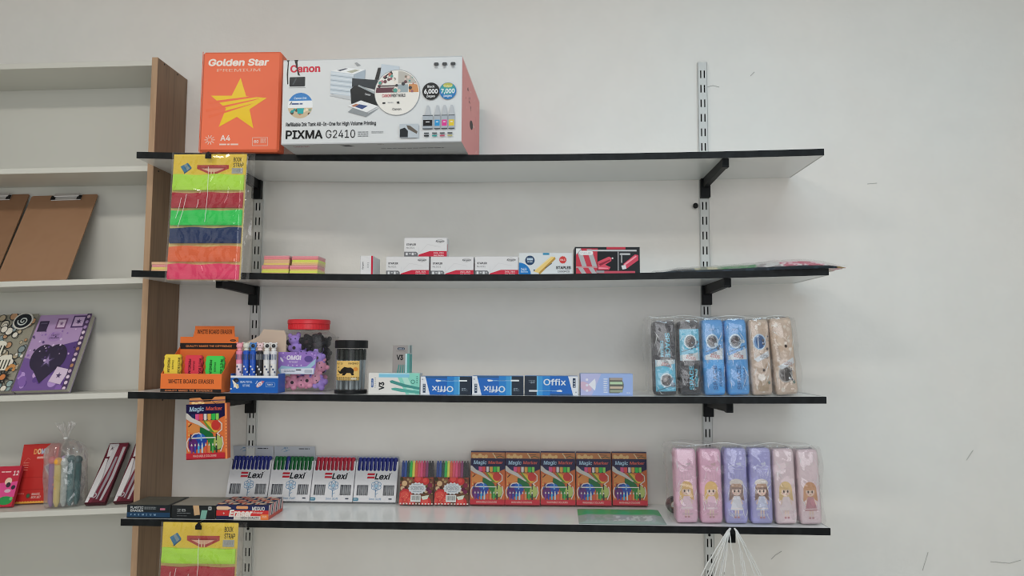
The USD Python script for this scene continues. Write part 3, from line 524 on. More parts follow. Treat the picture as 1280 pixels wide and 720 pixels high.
P.rect(1.5, 25.4, 29, 26.8, '#b99a9c'); P.poly([(1.5, 2), (8, 2), (1.5, 10)], '#cfd0d0'); P.rr(5.5, 5, 23, 10.5, 2.6, '#d3d3d3'); P.text('STAPLER', 7, 9.2, 2.6, '#b0b1b3', w=13); P.rect(21, 3.6, 78, 5.6, '#b3b5b7'); P.rect(40, 0, 64, 3, '#b23a49'); P.rect(28.3, 6, 54, 30.5, '#1d2023'); P.rect(54, 6, 55.2, 30.5, '#999b9e'); P.rect(30, 31, 76, 34, '#b84c5c'); P.rect(27, 30.5, 37, 33.5, '#8d8f92')
P.poly([(29, 19), (43, 12.5), (46, 14), (46, 18), (38, 23), (45, 26), (43, 29.5), (29, 29.5)], '#c54a5c'); P.poly([(30, 22), (44, 16), (45, 17.5), (32, 24.5)], '#84293a'); P.poly([(30, 26), (42, 27), (42, 28), (30, 28.4)], '#e08a98'); P.circ(47.5, 14.5, 1, '#d5d6d8')
P.poly([(61, 22), (76, 9.5), (80, 10.5), (80, 17), (65, 28)], '#c04358'); P.poly([(62, 22), (77, 11), (78, 12.5), (63, 24)], '#e397a3'); P.poly([(58.5, 24), (64, 23), (65, 28), (60, 29)], '#c9cacc'); P.rr(56.5, 8, 70, 10.5, 1.2, '#a9abad'); P.line([(59, 11), (59, 20)], .9, '#c6c8ca'); P.front(t, w, h, .07)

# clear bag of party goods lying on the right end of the second shelf
def flat_bag():
    x0, x1 = at(816, 338, 2.2)[0], at(1044, 338, 2.2)[0]; y0, y1 = YF+.004, -.06; z0 = shelf_top(1, x0)+.001; n, k = 90, 26
    t = thing('flat_plastic_bag', 'flat clear bag of green and pink wrapped goods, right end of the second shelf', 'plastic bag', (0, 0, 0))
    def height(u, v, j):
        prof = np.interp(u, [0, .10, .24, .36, .55, .68, .8, .92, 1], [.0, .013, .018, .019, .024, .030, .031, .026, .016]); e = min(1, 7*u+.05, 7*(1-u)+.05, 6*v+.25, 6*(1-v)+.05)
        return max(.0012, prof*min(1, e)*(1+.55*(meshkit.fbm(np.array([u*9, v*5, j*1.3]), 3, 4)-.5)))
    V, K, F = [], [], []; cols = []
    for a in range(n+1):
        u = a/n
        for b in range(k+1):
            v = (b/k)**2; x = x0+(x1-x0)*u+.004*math.sin(b*.9)*(u > .9); z = shelf_top(1, min(x, SHELF_X[1][1]))+.001; V.append((x, y0+(y1-y0)*v-(.012 if u > .62 else 0)*(1-v), z+height(u, v, 1)*.86))
            q = meshkit.noise(np.array([u*34, b*.5, 2.2]), 5); q2 = meshkit.noise(np.array([u*60, b*.9, 7.2]), 6)
            c = ('#3a4248' if q > .5 else '#54606a') if u < .22 else ('#8c8f80' if q > .45 else '#c9c3a4') if u < .34 else ('#4e8a5c' if q > .42 else '#8fa08a') if u < .55 else ('#c9c7c4' if q > .5 else '#9a8f90') if u < .67 else ('#b8385c' if q > .56 else '#d9aeb8' if q > .42 else '#e0dcd8' if q2 > .4 else '#a53b55')
            if u > .93 and q2 > .55: c = '#86714f'
            if v < .035 and u < .96: c = '#1f262c' if q > .45 else '#2c3740'
            K.append(C(c))
    m1 = k+1
    for a in range(n):
        for b in range(k): i = a*m1+b; F += [(i, i+m1, i+m1+1), (i, i+m1+1, i+1)]
    N = len(V); base = [(x, y, shelf_top(1, min(x, SHELF_X[1][1]))+.0008) for x, y, z in V]; F2 = [(c3+N, b3+N, a3+N) for a3, b3, c3 in F]
    rim = [i*m1 for i in range(n+1)]+[n*m1+j for j in range(1, k+1)]+[i*m1+k for i in range(n-1, -1, -1)]+[j for j in range(k-1, 0, -1)]
    F3 = [f for u, w_ in zip(rim, rim[1:]+rim[:1]) for f in ((u, u+N, w_), (w_, u+N, w_+N))]
    coloured(t, 'wrapped_contents', np.array(V+base), np.array(F+F2+F3), np.array(K+K), GLOSSPRINT, smooth=True)
    V2 = []
    for a in range(n+1):
        u = a/n
        for b in range(k+1):
            v = (b/k)**2; x = x0-.006+(x1-x0+.016)*u; zb = shelf_top(1, min(x, SHELF_X[1][1]))+.0012; lift = .012*max(0, 1-abs(u-.66)/.3)*v; V2.append((x, y0-.003+(y1-y0+.02)*v-(.013 if u > .62 else 0)*(1-v), zb+height(u, v, 1)*.88+.0025+lift+.006*max(0, meshkit.fbm(np.array([u*14, v*4, 9.]), 3, 8)-.35)))
    put(t, 'bag_film', trimesh.Trimesh(np.array(V2), F, process=False), CRINKLE, smooth=True, label='clear crinkled film')
flat_bag()

# ================================================================== third shelf
S3 = 2
def eraser_display():
    D = 2.165; depth = .105; x, z, w, h = spot(S3, 201.5, 279, 467.5, D, 490)
    t = thing('eraser_display_box', 'orange open display box lettered for white board erasers', 'display box', (x, EYE[1]+D+depth, z), (0, 0, -2.0)); OR, ORD = '#e0743a', '#b9542a'
    m_ = solid(OR, .5); hb = at(240, 421, D+depth)[2]-z; ht = at(240, 407.5, D+depth)[2]-z
    put(t, 'front_panel', bx(-w/2, w/2, -depth, -depth+.0012, 0, h), m_); put(t, 'base_panel', bx(-w/2, w/2, -depth+.0012, 0, 0, .0012), m_); put(t, 'back_panel', bx(-w/2, w/2, -.0012, 0, .0012, hb), m_)
    put(t, 'header_tab', extr(Polygon([(-w*.28, hb), (w*.44, hb), (w*.42, ht), (-w*.24, ht)]), .0012, 'xz', -.0012), m_)
    for s in (-1, 1): put(t, 'side_panel', extr(Polygon([(-depth+.0012, .0012), (-.0012, .0012), (-.0012, hb-.03), (-depth+.0012, h)]), .0012, 'yz', s*(w/2-.0006)-.0006), m_)
    P = Print(77, 23, OR); P.rect(0, 19, 77, 23, '#26201f'); P.text('WHITE BOARD ERASER', 9.5, 12, 4.8, '#2b1c18', w=58, serif=True); P.text('QUALITY  MAKES  THE  DIFFERENCE', 6, 22, 2, '#c07a52', w=60); P.rect(0, 0, 77, .5, '#f08d55'); P.front(t, w, h, depth)
    B = Print(77, 60, OR); B.rect(0, 8, 77, 16, '#26201f'); B.text('QUALITY MAKES THE DIFFERENCE', 8, 13.2, 2.4, '#d5834f', w=61); B.circ(70, 4.5, 4, '#3a2620', ry=1.5); B.circ(70, 4.5, 2.4, '#8c5236', ry=.7); B.lay(t, 'back_print', (-w/2, -.0013, hb), (1, 0, 0), (0, 0, -1), w, hb-.02)
    T = Print(54, 13, OR); T.text('WHITE BOARD ERASER', 3, 9.5, 4.8, '#2b1c18', w=48, serif=True); T.lay(t, 'tab_print', (-w*.25, -.0013, ht), (1, 0, 0), (0, 0, -1), w*.68, (ht-hb)*.97)
    return x, z, w, depth, D
ex, ez, ew, ed, eD = eraser_display()
def board_eraser(label, l, r, top, c, dark):
    D = eD+.012; a, b = at(l, 455, D), at(r, 455, D); w = b[0]-a[0]; ztop = at((l+r)/2, top, D)[2]; z = ez+.002; h = ztop-z; d = .015
    t = thing('whiteboard_eraser', label, 'whiteboard eraser', ((a[0]+b[0])/2, EYE[1]+D+d, z), (-1.0, 0, -2.0), 'whiteboard erasers in the orange display box')
    pts = [(-w/2+.004, 0), (w/2-.004, 0)]; n = 40
    pts += [(w/2-.0012-.0011*math.sin(k/n*math.pi*9), .004+(h-.010)*k/n) for k in range(n+1)]+[(w/2-.006, h), (-w/2+.006, h)]+[(-w/2+.0012+.0011*math.sin(k/n*math.pi*9), .004+(h-.010)*(1-k/n)) for k in range(n+1)]
    g = Polygon(pts).buffer(0); put(t, 'shell', cat_([extr(g.buffer(-.0012), .0015, 'xz', -d), extr(g, d-.0065, 'xz', -d+.0015)]), solid(c, .35)); put(t, 'felt_pad', extr(g.buffer(-.001), .005, 'xz', -.005), solid('#4c4b49', .9), label='dark felt pad')
    P = Print(24, 27); P.text('WHITE BOARD', 20, 4, 3.0, dark, rot=90, w=24, fat=.03); P.text('ERASER', 12, 8, 2.2, dark, rot=90, w=12); P.text('PREMIUM', 6, 5, 3.0, dark, rot=90, w=19, fat=.03); P.lay(t, 'print', (-w/2, -d, h), (1, 0, 0), (0, 0, -1), w, 27/24*w)
board_eraser('yellow whiteboard eraser in the orange display box', 204, 226, 443, '#ecd047', '#55491f'); board_eraser('red whiteboard eraser in the orange display box', 230, 252.6, 444, '#d0394a', '#4a1620'); board_eraser('green whiteboard eraser in the orange display box', 256, 279.6, 445, '#43c552', '#143f1f')

def pen_display():
    D = 2.17; depth = .062; x, z, w, h = spot(S3, 288, 347.5, 470, D, 491); t = thing('pen_display_box', 'blue open display box holding novelty pens', 'display box', (x, EYE[1]+D+depth, z), (0, 0, 0)); m_ = solid('#1f5aa8', .4)
    put(t, 'front_panel', bx(-w/2, w/2, -depth, -depth+.0012, 0, h), m_); put(t, 'base_panel', bx(-w/2, w/2, -depth+.0012, 0, 0, .0012), m_)
    for s in (-1, 1): put(t, 'side_panel', bx(s*(w/2-.0006)-.0006, s*(w/2-.0006)+.0006, -depth+.0012, -.0012, .0012, h+.006), m_)
    hb = at(336, 411.5, D+depth)[2]-z; put(t, 'back_panel', extr(Polygon([(-w/2, 0), (w/2, 0), (w/2, hb-.02), (w/2-.006, hb-.004), (.0, hb), (-.012, hb-.02), (-w/2, hb-.05)]), .0012, 'xz', -.0012), solid('#b7a595', .6), label='tan back flap')
    put(t, 'insert_tray', bx(-w/2+.0013, w/2-.0013, -depth+.0013, -.0013, h-.010, h-.004).difference(trimesh.boolean.union([cyl(.0100, .05, (-w/2+.0165+k*.0203, -depth/2-.012, h-.04), 16) for k in range(6)]+[cyl(.0100, .05, (-w/2+.0265+k*.0203, -depth/2+.013, h-.04), 16) for k in range(5)], engine='manifold'), engine='manifold'), solid('#c9ccd0', .5), label='white card tray with holes')
    P = Print(60, 21.5, '#1f5aa8'); P.rect(0, 0, 60, 2.6, '#d4d8dc'); P.text('BEAUTIFUL', 12.5, 9, 2.5, '#b9cbe2', w=15); P.text('STORE', 15.5, 13.6, 2.5, '#b9cbe2', w=9)
    P.circ(7, 6, 3.6, '#1d2430', ry=3); P.circ(7.6, 6.6, 1.6, '#46464e'); P.poly([(2, 5), (4, 6.5), (7.5, 10), (10.5, 15.5), (8, 16.5), (6, 14), (4.5, 15.5), (4, 11)], '#d7d4c8'); P.poly([(7, 11), (10, 10.4), (11, 15), (9, 15.6)], '#c9b98a'); P.circ(1, 16.5, 1, '#d8dade')
    P.circ(37, 10.5, 4.6, '#cfc5cb', ry=2.5, rot=-38); P.circ(37, 10.8, 1.7, '#b66a7c'); P.circ(37, 10.8, .9, '#e6dfe2'); P.poly([(39, 6), (43, 7), (40, 10)], '#b56a78'); P.line([(32, 10), (34, 6.5)], .8, '#a9c0dc'); P.line([(33, 13.5), (35, 14.5)], .8, '#c98a6a')
    P.shape(rrect(44.5, 8, 56, 14.2, 1.2).difference(rrect(45, 8.5, 55.5, 13.7, 1)), '#7f9fc8'); P.text('FANCY', 46.6, 12.2, 2.2, '#c9d8ea', w=7); P.front(t, w, h, depth); return x, z, w, h, depth, D
px_, pz, pw, ph, pd, pD = pen_display()
def novelty_pen(label, k, row, col, upper, topper, kind):
    x = px_-pw/2+(.0165 if row == 0 else .0265)+k*.0203; y = EYE[1]+pD+pd-pd/2+(-.012 if row == 0 else .013); H = .118
    t = thing('novelty_pen', label, 'pen', (x, y, pz+.0016), (0, 0, rnd.uniform(-15, 15)), 'novelty pens in the blue display box')
    put(t, 'barrel', lathe([(0, 0), (.004, 0), (.0088, .03), (.0088, .082), (0, .082)], 18), solid(col, .25), smooth=40); put(t, 'collar', lathe([(0, .082), (.0092, .082), (.0092, .112), (.0098, .113), (.0098, .118), (.005, .121), (0, .121)], 18), solid(upper, .25), smooth=40)
    for j in range(5): a = math.radians(-150+j*30); put(t, 'slider', bx(-.0008, .0008, -.0011, .0008, .094, .110).apply_transform(rotm(a+math.pi/2, [0, 0, 1])).apply_translation([.0095*math.cos(a), .0095*math.sin(a), 0]), solid('#3b4a66' if upper != '#26272b' else '#8a8f96', .3))
    put(t, 'topper', cat_([ball(.0098, (0, 0, .1345), (1, 1, .95)), ball(.0072, (0, 0, .1235), (1.05, 1, .7)), ball(.0026, (-.008, 0, .1425)), ball(.0026, (.008, 0, .1425))]), solid(topper, .35), smooth=True)
    if kind == 'visor': put(t, 'visor', ball(.0066, (.001, -.0056, .1345), (1, .7, .95)), solid('#23262c', .15), smooth=True, label='dark round visor')
    elif kind == 'eyes':
        for s in (-1, 1): put(t, 'eye', ball(.0016, (s*.0038, -.009, .136)), BLACKPLASTIC)
    for j in range(4): a = math.radians(-140+j*33); put(t, 'barrel_motif', ball(.0026, (.0083*math.cos(a), .0083*math.sin(a), .05+.008*((j*3) % 4)), (1, 1, 1.2), 1), solid('#d9dade' if col not in ('#d4d4d2', '#d9c9d3') else '#4c5470', .4))
novelty_pen('pink novelty pen with round pink topper at the left end of the blue box', 0, 0, '#d9c9d3', '#e088a6', '#eaa2b0', 'plain')
novelty_pen('blue novelty pen with cream topper, second from left in the blue box', 1, 0, '#2352b0', '#2352b0', '#c9cbc0', 'plain')
novelty_pen('all-blue novelty pen with blue helmet topper', 2, 0, '#2352b0', '#2352b0', '#4f86c9', 'visor')
novelty_pen('black novelty pen with white and pink topper', 3, 0, '#26272b', '#26272b', '#dfc3c6', 'eyes')
novelty_pen('white novelty pen with dark visor, left of the other white pen', 4, 0, '#d4d4d2', '#d0d1d2', '#d6d6d4', 'visor')
novelty_pen('white novelty pen with dark visor at the right end of the front row', 5, 0, '#d4d4d2', '#d0d1d6', '#d6d6d4', 'visor')
novelty_pen('grey-white novelty pen with pinkish topper in the back row at the right', 4, 1, '#d4d4d2', '#d0d1d2', '#d0b9be', 'visor')
novelty_pen('dark novelty pen with teal topper in the back row at the left', 0, 1, '#26272b', '#2a3a58', '#587a86', 'plain')

# the big clear jar with a red lid
def big_jar():
    D = 2.300; x, z, w, h = spot(S3, 354.5, 416, 413, D, 491.5); hw = w/2; t = thing('plastic_jar', 'clear square plastic jar with red screw lid and purple label', 'jar', (x, EYE[1]+D, z)); H = h
    prof = [(0, 0), (hw-.006, 0), (hw, .006), (hw, H-.028), (hw-.004, H-.014), (hw-.02, H-.005), (hw-.02, H)]
    put(t, 'jar_body', lathe(prof, 56, 5.0, 1, .92), CLEAR, smooth=40, label='clear plastic body'); lw = (at(415.5, 405, D)[0]-at(364, 405, D)[0])/2; lh = at(390, 401, D)[2]-at(390, 414, D)[2]; lid = solid('#cf2f38', .35)
    put(t, 'lid', lathe([(0, H+.001), (lw-.004, H+.001), (lw-.003, H+.003), (lw-.003, H+lh*.55), (lw, H+lh*.6), (lw, H+lh*.9), (lw-.003, H+lh), (lw-.012, H+lh), (lw-.014, H+lh-.003), (0, H+lh-.003)], 48), lid, smooth=35, label='red lid')
    for k in range(40): a = k/40*2*math.pi; put(t, 'lid_rib', bx(-.0008, .0008, -.0008, .0012, H+.003, H+lh*.55).apply_translation([0, lw-.003, 0]).apply_transform(rotm(a, [0, 0, 1])), lid)
    yf = -hw*.92-.0006; P = Print(45, 28)
    P.poly([(0, 0), (45, 0), (44, 18), (43, 22), (42, 27.5), (3, 27.5), (0, 22)], '#8d6fb6'); P.poly([(0, 22), (4, 17), (20, 19), (33, 18), (44, 8), (43, 15), (38, 20), (42, 20), (42, 27.5), (3, 27.5)], '#93b3c8'); P.poly([(3, 21), (42, 20), (41, 27), (4, 27)], '#cfd3de')
    for q in range(14): P.circ(rnd.uniform(2, 43), rnd.uniform(1, 8), rnd.uniform(.4, .9), rnd.choice(['#4c3b72', '#c7aede']))
    P.text('OMG!', 9.5, 9.5, 5, '#e3dcef', w=17, slant=.1, fat=.05); P.text('Eraser', 13, 13.2, 2.2, '#d5c7e8', w=10); P.circ(4.2, 9.5, 3.4, '#e2dcec', rot=60, ry=1.2)
    for k in range(4): P.star(12+k*5, 16.6, 1.2, '#d9cfec')
    P.circ(35.5, 8.5, 5, '#5a4788', ry=4); P.micro(7, 22.5, 20, 25.5, 2, '#7e8494'); P.rect(21, 21.6, 27, 22.8, '#3b3d46'); P.rr(31, 22, 40, 25.6, .8, '#a9aebc')
    P.lay(t, 'label', (-hw+.008, yf, H*.64), (1, 0, 0), (0, 0, -1), w*.76, H*.36); return x, EYE[1]+D, z, hw, H
jx, jy, jz, jw, jH = big_jar()
def topper_mesh():
    import manifold3d as m3
    m_ = m3.Manifold()
    for c, r, sc in [((0, 0, 0), .0135, (1, .95, 1.1)), ((0, 0, .020), .0128, (1.12, 1, .92)), ((-.0095, 0, .0305), .0052, (1, .8, 1.1)), ((.0095, 0, .0305), .0052, (1, .8, 1.1)), ((-.0115, -.004, .003), .0058, (1, 1, 1.2)), ((.0115, -.004, .003), .0058, (1, 1, 1.2)), ((-.0075, -.003, -.0115), .0066, (1, 1.1, 1)), ((.0075, -.003, -.0115), .0066, (1, 1.1, 1))]: m_ += m3.Manifold.sphere(r, 24).scale(sc).translate(c)
    q = m_.to_mesh(); tm = trimesh.Trimesh(q.vert_properties[:, :3], q.tri_verts); trimesh.smoothing.filter_taubin(tm, iterations=4); return tm
TM = topper_mesh(); TOP = {}
def topper(label, c, name, x, z, y, rot, group):
    loc = (jx+x, jy+y, jz+z)
    if c not in TOP:
        t = TOP[c] = thing('pencil_topper', label, 'pencil topper', loc, rot, group); put(t, 'figure', TM, solid(c, .55, spec=.15, name='topper_'+name), smooth=True); put(t, 'pencil_hole', cyl(.0050, .0010, (0, -.0182, .0032), 14, 'y'), solid('#2a1c26', .7), label='dark pencil hole')
        for s in (-1, 1): put(t, 'eye', ball(.0019, (s*.0069, -.0168, .0303), n=1), BLACKPLASTIC)
    else: dup(TOP[c], loc, rot, label, group)
PINK, PURP, BLK = '#e8a0bb', '#9a80cc', '#222226'; G = 'pencil toppers in the red-lidded jar'
TM.apply_scale(1.36)
for i, (x, z, y, c, r) in enumerate([(-.036, .027, -.030, PINK, (0, 90, 0)), (.010, .032, -.032, PINK, (0, 75, 0)), (.044, .028, -.026, PURP, (0, -60, 0)), (-.034, .064, -.028, PINK, (0, -30, 0)), (.024, .066, -.028, PINK, (0, 65, 0)), (-.006, .064, -.022, PURP, (0, -70, 0)), (-.032, .098, -.026, PURP, (0, 60, 0)), (.008, .100, -.026, PURP, (0, 100, 0)), (.040, .098, -.026, PURP, (0, -10, 0)),
        (-.028, .128, -.034, PURP, (0, -8, 0)), (.006, .148, -.032, BLK, (0, 75, 0)), (.036, .140, -.030, BLK, (0, -70, 0)), (-.042, .140, -.004, BLK, (0, 80, 0)), (.016, .122, -.016, BLK, (0, -80, 0)), (.044, .120, .004, BLK, (0, 10, 0)), (-.006, .142, .010, BLK, (0, -85, 0)), (-.03, .034, .026, PURP, (0, 80, 0)), (.028, .032, .028, PINK, (0, -80, 0)), (.0, .074, .026, PURP, (0, 90, 0)), (-.02, .110, .028, BLK, (0, -85, 0)), (.034, .080, .024, BLK, (0, 20, 0))]):
    nm = {PINK: 'pink', PURP: 'purple', BLK: 'black'}[c]; topper('%s figure-shaped pencil topper inside the red-lidded jar' % nm, c, nm, x, z, y, r, nm+' '+G)
# a second clear container half hidden behind the red-lidded jar
D2 = 2.402; x, z, w, h = spot(S3, 396, 421.5, 421, D2, 490); t = thing('plastic_tub', 'clear empty plastic tub half hidden behind the red-lidded jar', 'tub', (x, EYE[1]+D2, z)); put(t, 'tub_body', lathe([(0, 0), (w/2-.004, 0), (w/2, .004), (w/2, h-.004), (0, h-.004)], 40, 4.0, 1, .75), CLEAR, smooth=40); put(t, 'rim', lathe([(w/2-.001, h-.004), (w/2+.002, h-.004), (w/2+.002, h), (w/2-.001, h), (w/2-.001, h-.004)], 40, 4.0, 1, .75), CLEAR)

def small_jar():
    D = 2.205; x, z, w, h = spot(S3, 419, 459, 425.5, D, 491.5); r = w/2; t = thing('plastic_jar', 'clear cylindrical jar with black lid and gold rhino label', 'jar', (x, EYE[1]+D, z))
    put(t, 'base', lathe([(0, 0), (r-.001, 0), (r, .001), (r, .010), (r-.002, .011), (0, .011)], 40), BLACKPLASTIC, smooth=40, label='black base'); put(t, 'jar_body', lathe([(0, .0115), (r-.001, .0115), (r-.001, h-.024), (0, h-.024)], 40), CLEAR, smooth=40, label='clear body'); put(t, 'lid', lathe([(0, h-.0235), (r, h-.0235), (r+.0005, h-.022), (r+.0005, h-.002), (r-.002, h), (0, h)], 40), BLACKPLASTIC, smooth=40, label='black lid')
    rr = r-.0005; warp = lambda u, v, d: np.stack([(rr+d)*np.sin((u-.030)/rr-.17), -(rr+d)*np.cos((u-.030)/rr-.17), h*.615-v], 1)
    P = Print(32, 28, '#d2b069'); P.rect(0, 23, 32, 28, '#2a2723'); P.text('No.7 2B', 1.5, 5, 2.2, '#4b3a1e', w=9); P.text('RHINO', 18, 5, 2.4, '#2d2415', w=12); P.circ(27, 12, 3, '#cc8a44'); P.micro(2, 20, 6, 21.5, 1, '#5c4a2a'); P.rect(21, 24.5, 28, 26.8, '#c4bfae'); P.micro(2, 25, 18, 27, 1, '#a69468'); P.star(4, 9.5, 1.4, '#4b3a1e')
    P.poly([(3, 14.5), (4.6, 12.6), (5, 15), (7, 15.2), (8.5, 12.5), (11, 10.2), (13, 8.7), (17, 9.6), (21, 9.4), (24, 12), (24.8, 14.5), (24.2, 18), (25, 20.5), (22, 20.8), (20.6, 17.6), (16, 17.4), (13.5, 20.8), (9.5, 21), (11, 18), (9, 18.6), (6.5, 18.4)], '#1c1a17'); P.lay(t, 'label', None if False else (0, 0, 0), (1, 0, 0), (0, 0, -1), .074, .056, warp=warp, cell=2.5)
    return x, EYE[1]+D, z, r, h
sx, sy, sz, sr, sh = small_jar(); first = None
for k in range(26):
    a, q = k*2.39996, (sr-.008)*math.sqrt((k+.5)/26); loc = (sx+q*math.cos(a), sy+q*math.sin(a), sz+.0125); rot = (rnd.uniform(-1.5, 1.5), rnd.uniform(-1.5, 1.5), rnd.uniform(0, 360)); lab = 'slim grey tube with dark cap standing inside the rhino-labelled jar'
    if first is None:
        first = thing('lead_tube', lab, 'lead tube', loc, rot, 'lead tubes in the black-lidded jar'); put(first, 'tube', cyl(.0036, .085, (0, 0, 0), 10), solid('#8d979b', .5, spec=.15, name='lead_tube_grey')); put(first, 'cap', lathe([(0, .085), (.0042, .085), (.0042, .112), (.003, .117), (0, .117)], 10), solid('#2c3230', .5, spec=.15, name='lead_cap'), label='dark cap')
    else: dup(first, loc, rot, lab)

# pen cartons
t, w, h = carton('pen_carton', 'white and mint pen carton lying on its side, a small carton standing on it', 'pen carton', S3, 460.5, 524.6, 466.5, 2.175, .055, '#cfcfcb', yb=493); ztop = shelf_top(S3, -.4)+h+.001
P = Print(65, 27, '#cfcecb'); P.poly([(34, 0), (65, 0), (65, 27), (48, 27)], '#7fc4b4'); P.poly([(40, 0), (47, 0), (60, 27), (52, 27)], '#a5d0c4'); P.rect(13, .3, 52, 5.6, '#78b6cf'); P.rect(13, .3, 52, 1.6, '#a3cfdf'); P.rr(3.3, 7, 6.4, 18.5, 1.5, '#39598c'); P.text('DELI', 5.6, 16.5, 1.6, '#c9d4e4', rot=-90, w=8); P.micro(8, 6, 9, 20, 6, '#7d8288'); P.text('V3', 19.6, 21.5, 6, '#26292c', rot=-90, w=10, fat=.05)
P.poly([(27, 10), (30, 9), (46, 14), (65, 18), (65, 21), (44, 17.5), (28, 12.5)], '#3f8580'); P.poly([(29, 19.5), (34, 18.6), (65, 23), (65, 26), (42, 24), (30, 21.5)], '#4f9a90'); P.ring(56.5, 11, 2.6, .7, '#23655f'); P.micro(61, 4, 62.6, 14, 4, '#37736c'); P.front(t, w, h, .055, material=GLOSSPRINT)
t, w, h = carton('pen_carton', 'small grey and teal pen carton standing on the mint one', 'pen carton', S3, 491, 513, 431.5, 2.185, .032, '#8f8b8a', yb=467, z=ztop, h=at(503, 431.5, 2.185)[2]-ztop, yaw=-3)
P = Print(22.5, 36, '#8d8988'); P.rr(6.5, 3, 16, 6.2, 1.4, '#2f3b4c'); P.text('DELI', 8, 5.5, 1.7, '#9aa4b0', w=7); P.micro(5, 7.5, 17.5, 8.8, 1, '#6c6b6b'); P.text('V3', 5.5, 19, 6, '#26282b', w=8.5, fat=.05)
for k in range(4): P.poly([(6+k*3.2, 36), (8+k*3.2, 36), (9.4+k*2.7, 26), (8.2+k*2.6, 25)], '#47837f')
P.rect(17, 11, 19, 36, '#b5d3da'); P.rect(19, 11, 22.5, 36, '#4f9691'); P.rect(20, 0, 22.5, 11, '#8d9696'); P.front(t, w, h, .032); R = Print(10, 36, '#579e9a'); R.rect(0, 0, 10, 12, '#a5b3b2'); R.rect(3, 0, 5, 10, '#3d4b4c'); R.right(t, w, h, .032)
def blue_print():
    P = Print(64.5, 24.5, '#1c5fae'); P.rect(0, 0, 64.5, 2.2, '#2b5583'); P.rect(34, 0, 50, 24.5, '#2277bd'); P.rect(43, 0, 52, 24.5, '#3a8cc4'); P.rect(50, 0, 64.5, 24.5, '#1e2a38'); P.rect(48.4, 0, 50, 24.5, '#5aa7d2')
    P.poly([(0, 0), (6, 0), (12, 24.5), (0, 24.5)], '#ced2d8'); P.rect(3, 10, 6.4, 22, '#25364e'); P.micro(3.8, 11, 5.6, 21, 3, '#a9b4c2'); P.circ(2.6, 4, .9, '#8d939a'); P.rect(24, 5.2, 52, 6.2, '#77a8cf'); P.poly([(20, 4.3), (26, 5), (26, 6.4), (21, 7.2), (19, 5.6)], '#d3d9df'); P.rr(49, 4.6, 59.5, 6.6, .6, '#cfd5da'); P.micro(32, 5.2, 42, 6, 1, '#17457e')
    P.text('Offix', 41.8, 13.2, 7.4, '#d7e0ea', w=27, rot=180); P.text('1.0', 57.5, 15.4, 4, '#8d9aa8', w=5, rot=180); P.micro(52, 16.5, 60, 20.5, 2, '#55636f'); return P
BP = blue_print()
def blue_carton(label, l, r, top, flip, D=2.175):
    t, w, h = carton('pen_carton', label, 'pen carton', S3, l, r, top, D, .05, '#2a6cab', yb=494, group='blue pen cartons'); P = BP
    if flip: P.lay(t, 'front_print', (w/2, -.05, 0), (-1, 0, 0), (0, 0, 1), w, h, GLOSSPRINT)
    else: P.front(t, w, h, .05, material=GLOSSPRINT)
    side = Print(10, 24, '#d0d4da'); side.rect(3, 4, 7, 20, '#28405f'); side.left(t, w, h, .05)
blue_carton('blue pen carton with upside-down lettering next to the mint carton', 525.5, 589, 471, False); blue_carton('blue pen carton with upside-down lettering, middle of the three blue ones', 590, 654, 470.5, False); blue_carton('blue pen carton with its lettering the right way up', 655.8, 722.8, 470.5, True)
t, w, h = carton('pen_carton', 'pale lilac-blue pen carton with an arched window showing pens', 'pen carton', S3, 725.3, 791, 467.5, 2.18, .05, '#8ba3d2', yb=494, yaw=.8)
P = Print(66, 27, '#8fa6d3'); P.poly([(0, 0), (26, 0), (14, 27), (0, 27)], '#a9acd0'); P.circ(6, 16, 9, '#c2a9bd', rot=30, ry=5); P.poly([(10, 13.5), (18, 6), (19, 10), (19, 17), (18, 21)], '#d3d6de')
for k in range(3): P.circ(8, 7.5+k*6.8, 1.6, '#cfd0de')
P.micro(29, 6, 34, 25, 7, '#d3d9e6'); P.shape(sbox(36, 5, 47, 24).union(Polygon([(47+7.5*math.cos(a), 14.5+9.5*math.sin(a)) for a in np.linspace(-1.57, 1.57, 14)])), '#5d5f58')
for y, c in ((6.5, '#9a8f86'), (11.6, '#a9c3a0'), (17.2, '#b9a994'), (21.6, '#8f9a86')): P.shape(sbox(37, y-1.6, 53, y+1.4), c)
P.micro(58, 23, 62, 25.5, 1, '#cdd6e8'); P.front(t, w, h, .05, material=GLOSSPRINT)

